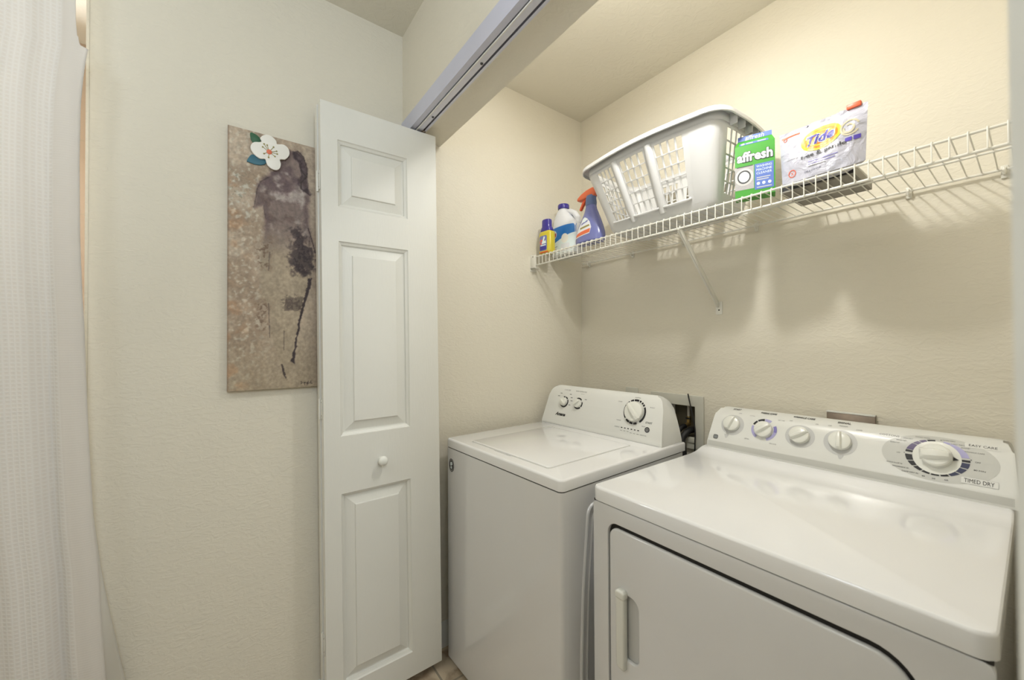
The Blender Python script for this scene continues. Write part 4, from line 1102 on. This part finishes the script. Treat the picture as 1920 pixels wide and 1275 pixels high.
# stamped recess on the right-hand side panel
def side_recess():
    mb = MB(); out = [(.155, .60), (.140, .66), (.128, .70), (.118, .745), (.122, .775), (.134, .787), (.16, .790), (.50, .790), (.54, .775), (.555, .70), (.560, .35), (.53, .10), (.13, .08), (.105, .20), (.100, .34), (.105, .50)]
    out = [(.108, .744), (.112, .768), (.122, .781), (.145, .788), (.20, .790), (.50, .790), (.54, .775), (.555, .70), (.560, .35), (.53, .12), (.12, .10), (.082, .18), (.078, .29), (.082, .42), (.089, .555), (.099, .66)]
    lp = smooth_loop(out, 4)
    pts = [(WW+.0005, y, z) for y, z in lp]; pts.append(pts[0]); mb.add(bm_tube(pts, .0055, 8), M['enamel_side'])
    cx, cy = .33, .45
    pts = [(WW+.0003, cx+(y-cx)*.90, cy+(z-cy)*.94) for y, z in lp]; pts.append(pts[0]); mb.add(bm_tube(pts, .004, 8), M['enamel_side'])
    mb.build('side_embossing', WS)
side_recess()

# ------------------------------------------------------------------ dryer
DX, DY = -.738, .818
DR = thing('clothes_dryer', 'white front-load clothes dryer with five console knobs beside the washer', 'clothes dryer', (DX, DY, 0), 0)
DW, DD = .702, .735
bm = bm_box(.006, DW-.006, .016, DD, .012, .836)
es = [e for e in bm.edges if abs(e.verts[0].co.z-e.verts[1].co.z) > .1]
bmesh.ops.bevel(bm, geom=es, offset=.012, segments=4, affect='EDGES', profile=.5)
single('cabinet', bm, M['enamel_side'], DR)
# front panel with the door opening
dl, dr_, dt, db = .051, DW-.068, .793, .16
outer = rrect(.001, DW-.001, .03, .834, .012); hole = rrect(dl, dr_, db, dt, .03, 8, (.03, .03, .060, .030))
single('front_panel', bm_curve2d([outer, list(reversed(hole))], .016, .002, 2), M['enamel_side'], DR, T(0, .012, 0) @ RX(90))
single('door_gap', bm_curve2d([rrect(dl-.004, dr_+.004, db-.004, dt+.004, .03, 8, (.03, .03, .060, .030))], .001), M['gap'], DR, T(0, .0155, 0) @ RX(90), label='dark gap around the door')
# door with the recessed grip
gx0, gx1, gz0, gz1 = DX, 0, 0, 0
grip_hole = rrect(.098, .143, .462, .622, .012, 6, (.010, .018, .022, .010))
dh = rrect(dl+.0045, dr_-.0045, db+.0045, dt-.0115, .026, 8, (.026, .026, .056, .027))
dd_ = single('door', bm_curve2d([dh, list(reversed(grip_hole))], .012, .0055, 4), M['enamel_side'], DR, T(0, .0105, 0) @ RX(90))
single('grip_recess', bm_curve2d([rrect(.094, .147, .458, .626, .012)], .001), M['disc'], dd_, T(0, .0148, 0) @ RX(90))
mb = MB()
mb.add(bm_curve2d([rrect(.084, .110, .436, .634, .010, 6, (.012, .004, .008, .012))], .018, .005, 3), M['knob'], T(0, .0005, 0) @ RX(90))
mb.add(bm_curve2d([rrect(.083, .113, .614, .637, .010, 6, (.006, .006, .009, .011))], .021, .006, 4), M['knob'], T(0, -.0015, 0) @ RX(90))
mb.build('handle', dd_, label='white pull handle')
single('base_gap_shade', bm_box(.012, DW-.012, .02, DD-.01, 0, .02), M['gap'], DR); single('top_gasket', bm_box(.003, DW-.003, .006, DD-.01, .833, .8385), M['gap'], DR, label='dark seam under the top panel')  # dark base block stands in for shade below the dryer
prof = [(0, .838), (0, .875), (.50, .875), (.535, .8765), (.56, .881), (.58, .887), (.597, .890), (.63, .890), (DD, .890), (DD, .838)]
single('top_panel', slab_bm(prof, -.002, DW+.002, .024, .007, .87), M['enamel'], DR, angle=30)
DPf0 = [(1.415, -.375), (1.418, -.352), (1.424, -.338), (1.445, -.296), (1.462, -.265), (1.480, -.246), (1.503, -.236)]
DPf = densify([(y-.818, z+CAM_Z) for y, z in DPf0])
DBk = densify([(.685, CAM_Z-.236), (.712, CAM_Z-.240), (.730, CAM_Z-.262), (.735, CAM_Z-.375)])[1:]
DCon = single('console', console_bm(DPf, DBk, .016, DW+.010, .010, .022, .889, .005), M['plastic'], DR, angle=40)
df = surf_map(DPf)
for x, s, r, h, gw, a in ((.0903, .0952, .0265, .020, .0062, -18), (.1915, .0919, .0268, .020, .0070, -52), (.2925, .0915, .0268, .020, .0070, -58), (.3915, .0930, .0268, .020, .0066, 4)): knob(DR, DPf, x, s, r, h, gw, a)
mb = MB(); knob_bm(.0290, .026, .0125, mb, ang=-86); mb.add(bm_poly([(.0285, .004), (.0385, -.002), (.0285, -.006)]), M['ink'], T(0, 0, .0045))
o = mb.build('knob', DR, label='largest dial of the dryer console'); o.matrix_local = frame_at(DPf, .5825, .0930) @ T(0, 0, .001)
mb = MB()
decal(mb, bm_poly(ell(.5825, .0895, .1010, .0600, 64), .012), M['palegrey'], df, .0004)
for x, s, rx, ry in ((.0920, .0925, .0375, .0375), (.2925, .0895, .0390, .0365), (.3915, .0900, .0390, .0385)): decal(mb, bm_poly(ell(x, s, rx, ry, 40), .012), M['disc'], df, .0006)
for x, s in ((.0790, .0500), (.3960, .0490)): decal(mb, bm_poly([(x-.008, s+.006), (x+.008, s+.006), (x+.0025, s-.008), (x-.0025, s-.008)]), M['disc'], df, .0006)
arcs(.1915, .0925, .0380, .0290, [(95, 128), (132, 158)], M['ink'], df, .0008)
arcs(.1915, .0925, .0380, .0290, [(60, 93), (165, 235), (-70, 20)], M['lilac'], df, .0008)
arcs(.1915, .0925, .0380, .0290, [(-8, 28)], M['lilac2'], df, .0011)
decal(mb, bm_poly(ell(.5825, .0900, .0425, .0425, 48), .012), M['knob'], df, .0016)
R1, R2, Q1, Q2 = .0560, .0410, .0465, .0400
arcs(.5825, .0905, R1, R2, [(12, 62)], M['lilac'], df, .0010, Q1, Q2)
arcs(.5825, .0905, R1, R2, [(64, 78)], M['lilac'], df, .0010, Q1, Q2)
arcs(.5825, .0905, R1, R2, [(112, 126), (128, 140), (142, 166)], M['purple'], df, .0010, Q1, Q2)
arcs(.5825, .0905, R1, R2, [(94, 110), (168, 175), (183, 203), (206, 222), (225, 241), (244, 259), (262, 277), (280, 295), (359, 366)], M['ink'], df, .0010, Q1, Q2)
arcs(.5825, .0905, R1, R2, [(298, 316), (319, 336), (339, 356)], M['navy'], df, .0010, Q1, Q2)
for a in (84, 180, 8): decal(mb, bm_poly(ell(.5825+.0575*math.cos(math.radians(a)), .0905+.0480*math.sin(math.radians(a)), .0011, .0011, 10)), M['ink'], df, .0010)
txt('START', .0914, .1590, .026, M['ink'], df, .0095, bold=.0006); txt('ON', .1078, .1400, .009, M['greyink'], df, .0048)
txt('FABRIC CARE', .1924, .1585, .047, M['ink'], df, .0095, bold=.0006); txt('options', .190, .1515, .028, M['greyink'], df, .0030)
txt('WRINKLE CARE', .2920, .1580, .058, M['ink'], df, .0095, bold=.0006); txt('OFF', .262, .137, .008, M['greyink'], df, .0040); txt('ON', .330, .137, .007, M['greyink'], df, .0040)
txt('SIGNAL', .3925, .1580, .031, M['ink'], df, .0095, bold=.0006); txt('OFF', .362, .138, .009, M['greyink'], df, .0042); txt('MEDIUM', .393, .1430, .019, M['greyink'], df, .0042); txt('LOUD', .430, .136, .013, M['greyink'], df, .0042)
txt('COTTON', .148, .136, .015, M['greyink'], df, .0036); txt('EASY CARE', .236, .133, .018, M['greyink'], df, .0036); txt('EXTRA', .146, .052, .014, M['greyink'], df, .0036); txt('DELICATES', .224, .050, .020, M['greyink'], df, .0036)
decal(mb, bm_poly(rrect(.470, .516, .1270, .1390, .002), .01), M['plastic'], df, .0008); txt('COTTONS', .4930, .1330, .040, M['greyink'], df, .0062, off=.0012)
decal(mb, bm_poly(rrect(.628, .684, .1290, .1420, .002), .01), M['plastic'], df, .0008); txt('EASY CARE', .6570, .1355, .044, M['ink'], df, .0062, off=.0012)
decal(mb, bm_poly(rrect(.6240, .6820, .0385, .0545, .002), .01), M['disc'], df, .0008); decal(mb, bm_poly(rrect(.6248, .6812, .0393, .0537, .002), .01), M['plastic'], df, .0011); txt('TIMED DRY', .6525, .0465, .046, M['ink'], df, .0092, off=.0015)
for s_, x, s, wd in (('QUICK FLUFF 20', .5080, .0590, .030), ('DEWRINKLE 20', .5200, .0505, .030), ('DAMP DRY 30', .5380, .0415, .030), ('40', .5620, .0375, .006), ('50', .5800, .0360, .006), ('60', .6010, .0380, .006), ('70', .6280, .0490, .006), ('80 MIN', .6530, .0740, .018), ('OFF', .6500, .0935, .009), ('OFF', .5140, .0880, .007)):
    txt(s_, x, s, wd, M['ink'], df, .0034, off=.0009)
for s_, x, s, wd in (('MORE DRY', .6020, .1400, .022), ('LESS DRY', .6180, .1320, .022), ('DAMP', .6300, .1250, .014), ('WRINKLE CARE', .6440, .1165, .032), ('ENERGY SAVER', .5560, .1400, .026), ('LESS DRY', .5300, .1310, .018), ('MORE DRY', .5180, .1230, .020), ('DAMP', .506, .115, .018)):
    txt(s_, x, s, wd, M['greyink'], df, .0032, off=.0009)
# square badge with two letters
decal(mb, bm_poly(rrect(.0360, .0520, .0320, .0480, .0050)), M['dkgrey'], df, .0008)
decal(mb, bm_poly(rrect(.0380, .0500, .0340, .0460, .0040)), M['disc'], df, .0012); decal(mb, bm_poly(rrect(.0388, .0492, .0348, .0452, .0036)), M['dkgrey'], df, .0015)
txt('GE', .0440, .0400, .0075, M['white'], df, .0055, off=.0019)
# shade along the foot of the console, painted as a grey band
decal(mb, bm_poly([(.019, .006), (DW+.002, .006), (DW+.002, .0240), (.020, .0240)], .02), M['palegrey'], df, .0004)
mb.build('console_print', DCon, recalc=False)

# ------------------------------------------------------------------ washer outlet box in the back wall
OB = thing('washer_outlet_box', 'white plastic washer outlet box recessed in the back wall between the two machines', 'outlet box', (-.94, YB, .819))
oo = Matrix.Translation((.94, -YB, -.819))
single('faceplate', bm_curve2d([rrect(-1.065, -.819, .819, 1.045, .004), list(reversed(rrect(-1.022, -.855, .869, .999, .003)))], .010, .002, 2), M['boxplastic'], OB, oo @ T(0, YB-.0055, 0) @ RX(90))
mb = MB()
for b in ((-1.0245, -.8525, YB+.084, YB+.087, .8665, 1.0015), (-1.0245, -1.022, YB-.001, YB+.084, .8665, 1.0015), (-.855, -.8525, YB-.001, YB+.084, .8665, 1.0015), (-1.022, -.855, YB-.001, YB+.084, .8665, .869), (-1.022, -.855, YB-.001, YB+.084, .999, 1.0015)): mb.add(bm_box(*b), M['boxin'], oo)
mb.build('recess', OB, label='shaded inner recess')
single('sill', bm_box(-.905, -.857, YB-.014, YB-.004, .846, .868, .002), M['boxplastic'], OB, oo)
for px, hc in ((-.915, 'pvc'), (-.985, 'pvc')):
    mb = MB()
    mb.add(bm_tube([(px, YB+.050, .9985), (px, YB+.050, .935)], .0065, 12), M[hc], oo)
    mb.build('supply_pipe', OB)
    mb = MB()
    mb.add(bm_tube([(px, YB+.050, .945), (px, YB+.050, .905)], .009, 12), M['brass'], oo)
    mb.add(bm_tube([(px, YB+.050, .912), (px-.002, YB+.026, .907)], .0085, 12), M['brass'], oo)
    mb.add(bm_box(px-.012, px+.012, YB+.040, YB+.046, .932, .939, .002), M['rubber'], oo)
    mb.build('valve', OB, label='brass hose valve')
def hose(name, pts, r, label, cat='hose', group=None, m='rubber'):
    o = single(name, bm_tube(pts, r, 12, smooth_n=8), M[m]); o['label'] = label; o['category'] = cat
    if group: o['group'] = group
    return o
hose('supply_hose', [(-.917, YB+.022, .905), (-.922, YB-.005, .897), (-.930, YB-.030, .862), (-.935, YB-.032, .80), (-.94, YB-.032, .6), (-.94, YB-.032, .3)], .0105, 'black rubber hose curving from the brass valve behind the washer')
hose('drain_hose', [(-.872, YB+.070, .885), (-.876, YB+.03, .896), (-.884, YB-.012, .892), (-.893, YB-.042, .862), (-.883, YB-.052, .80), (-.868, YB-.055, .6), (-.868, YB-.05, .3)], .0135, 'thick black drain hose leaving the outlet box at its right side')
hose('power_cord', [(-.880, YB-.018, 1.052), (-.872, YB-.020, 1.02), (-.858, YB-.022, .96), (-.848, YB-.022, .90), (-.846, YB-.03, .82), (-.848, YB-.03, .6), (-.848, YB-.03, .35)], .0026, 'thin black cord crossing in front of the outlet box', 'cord')
# wall plates that rise behind the machines
g = thing('outlet_plate', 'steel electrical outlet box whose top shows above the dryer console', 'outlet plate', (-.352, YB, .945))
single('box', bm_box(-.058, .058, -.014, -.0005, 0, .098, .001), M['steel'], g)
single('plate', bm_box(-.0585, .0585, -.0165, -.0145, -.001, .0940, .0008), M['steel'], g)
single('lit_top_strip', bm_box(-.0590, .0590, -.0185, -.0010, .0955, .1000, .0008), M['trim'], g, label='pale strip added as the lit upper edge')  # pale strip added so the steel top edge looks lit
g = thing('switch_plate', 'white electrical wall plate whose top shows above the washer console', 'outlet plate', (-1.172, YB, .938))
single('plate', bm_curve2d([rrect(-.035, .035, 0, .115, .004)], .006, .002, 2), M['boxplastic'], g, T(0, -.0035, 0) @ RX(90))
single('socket', bm_curve2d([rrect(-.017, .017, .025, .09, .006)], .002, .0005, 1), M['trim'], g, T(0, -.0075, 0) @ RX(90))
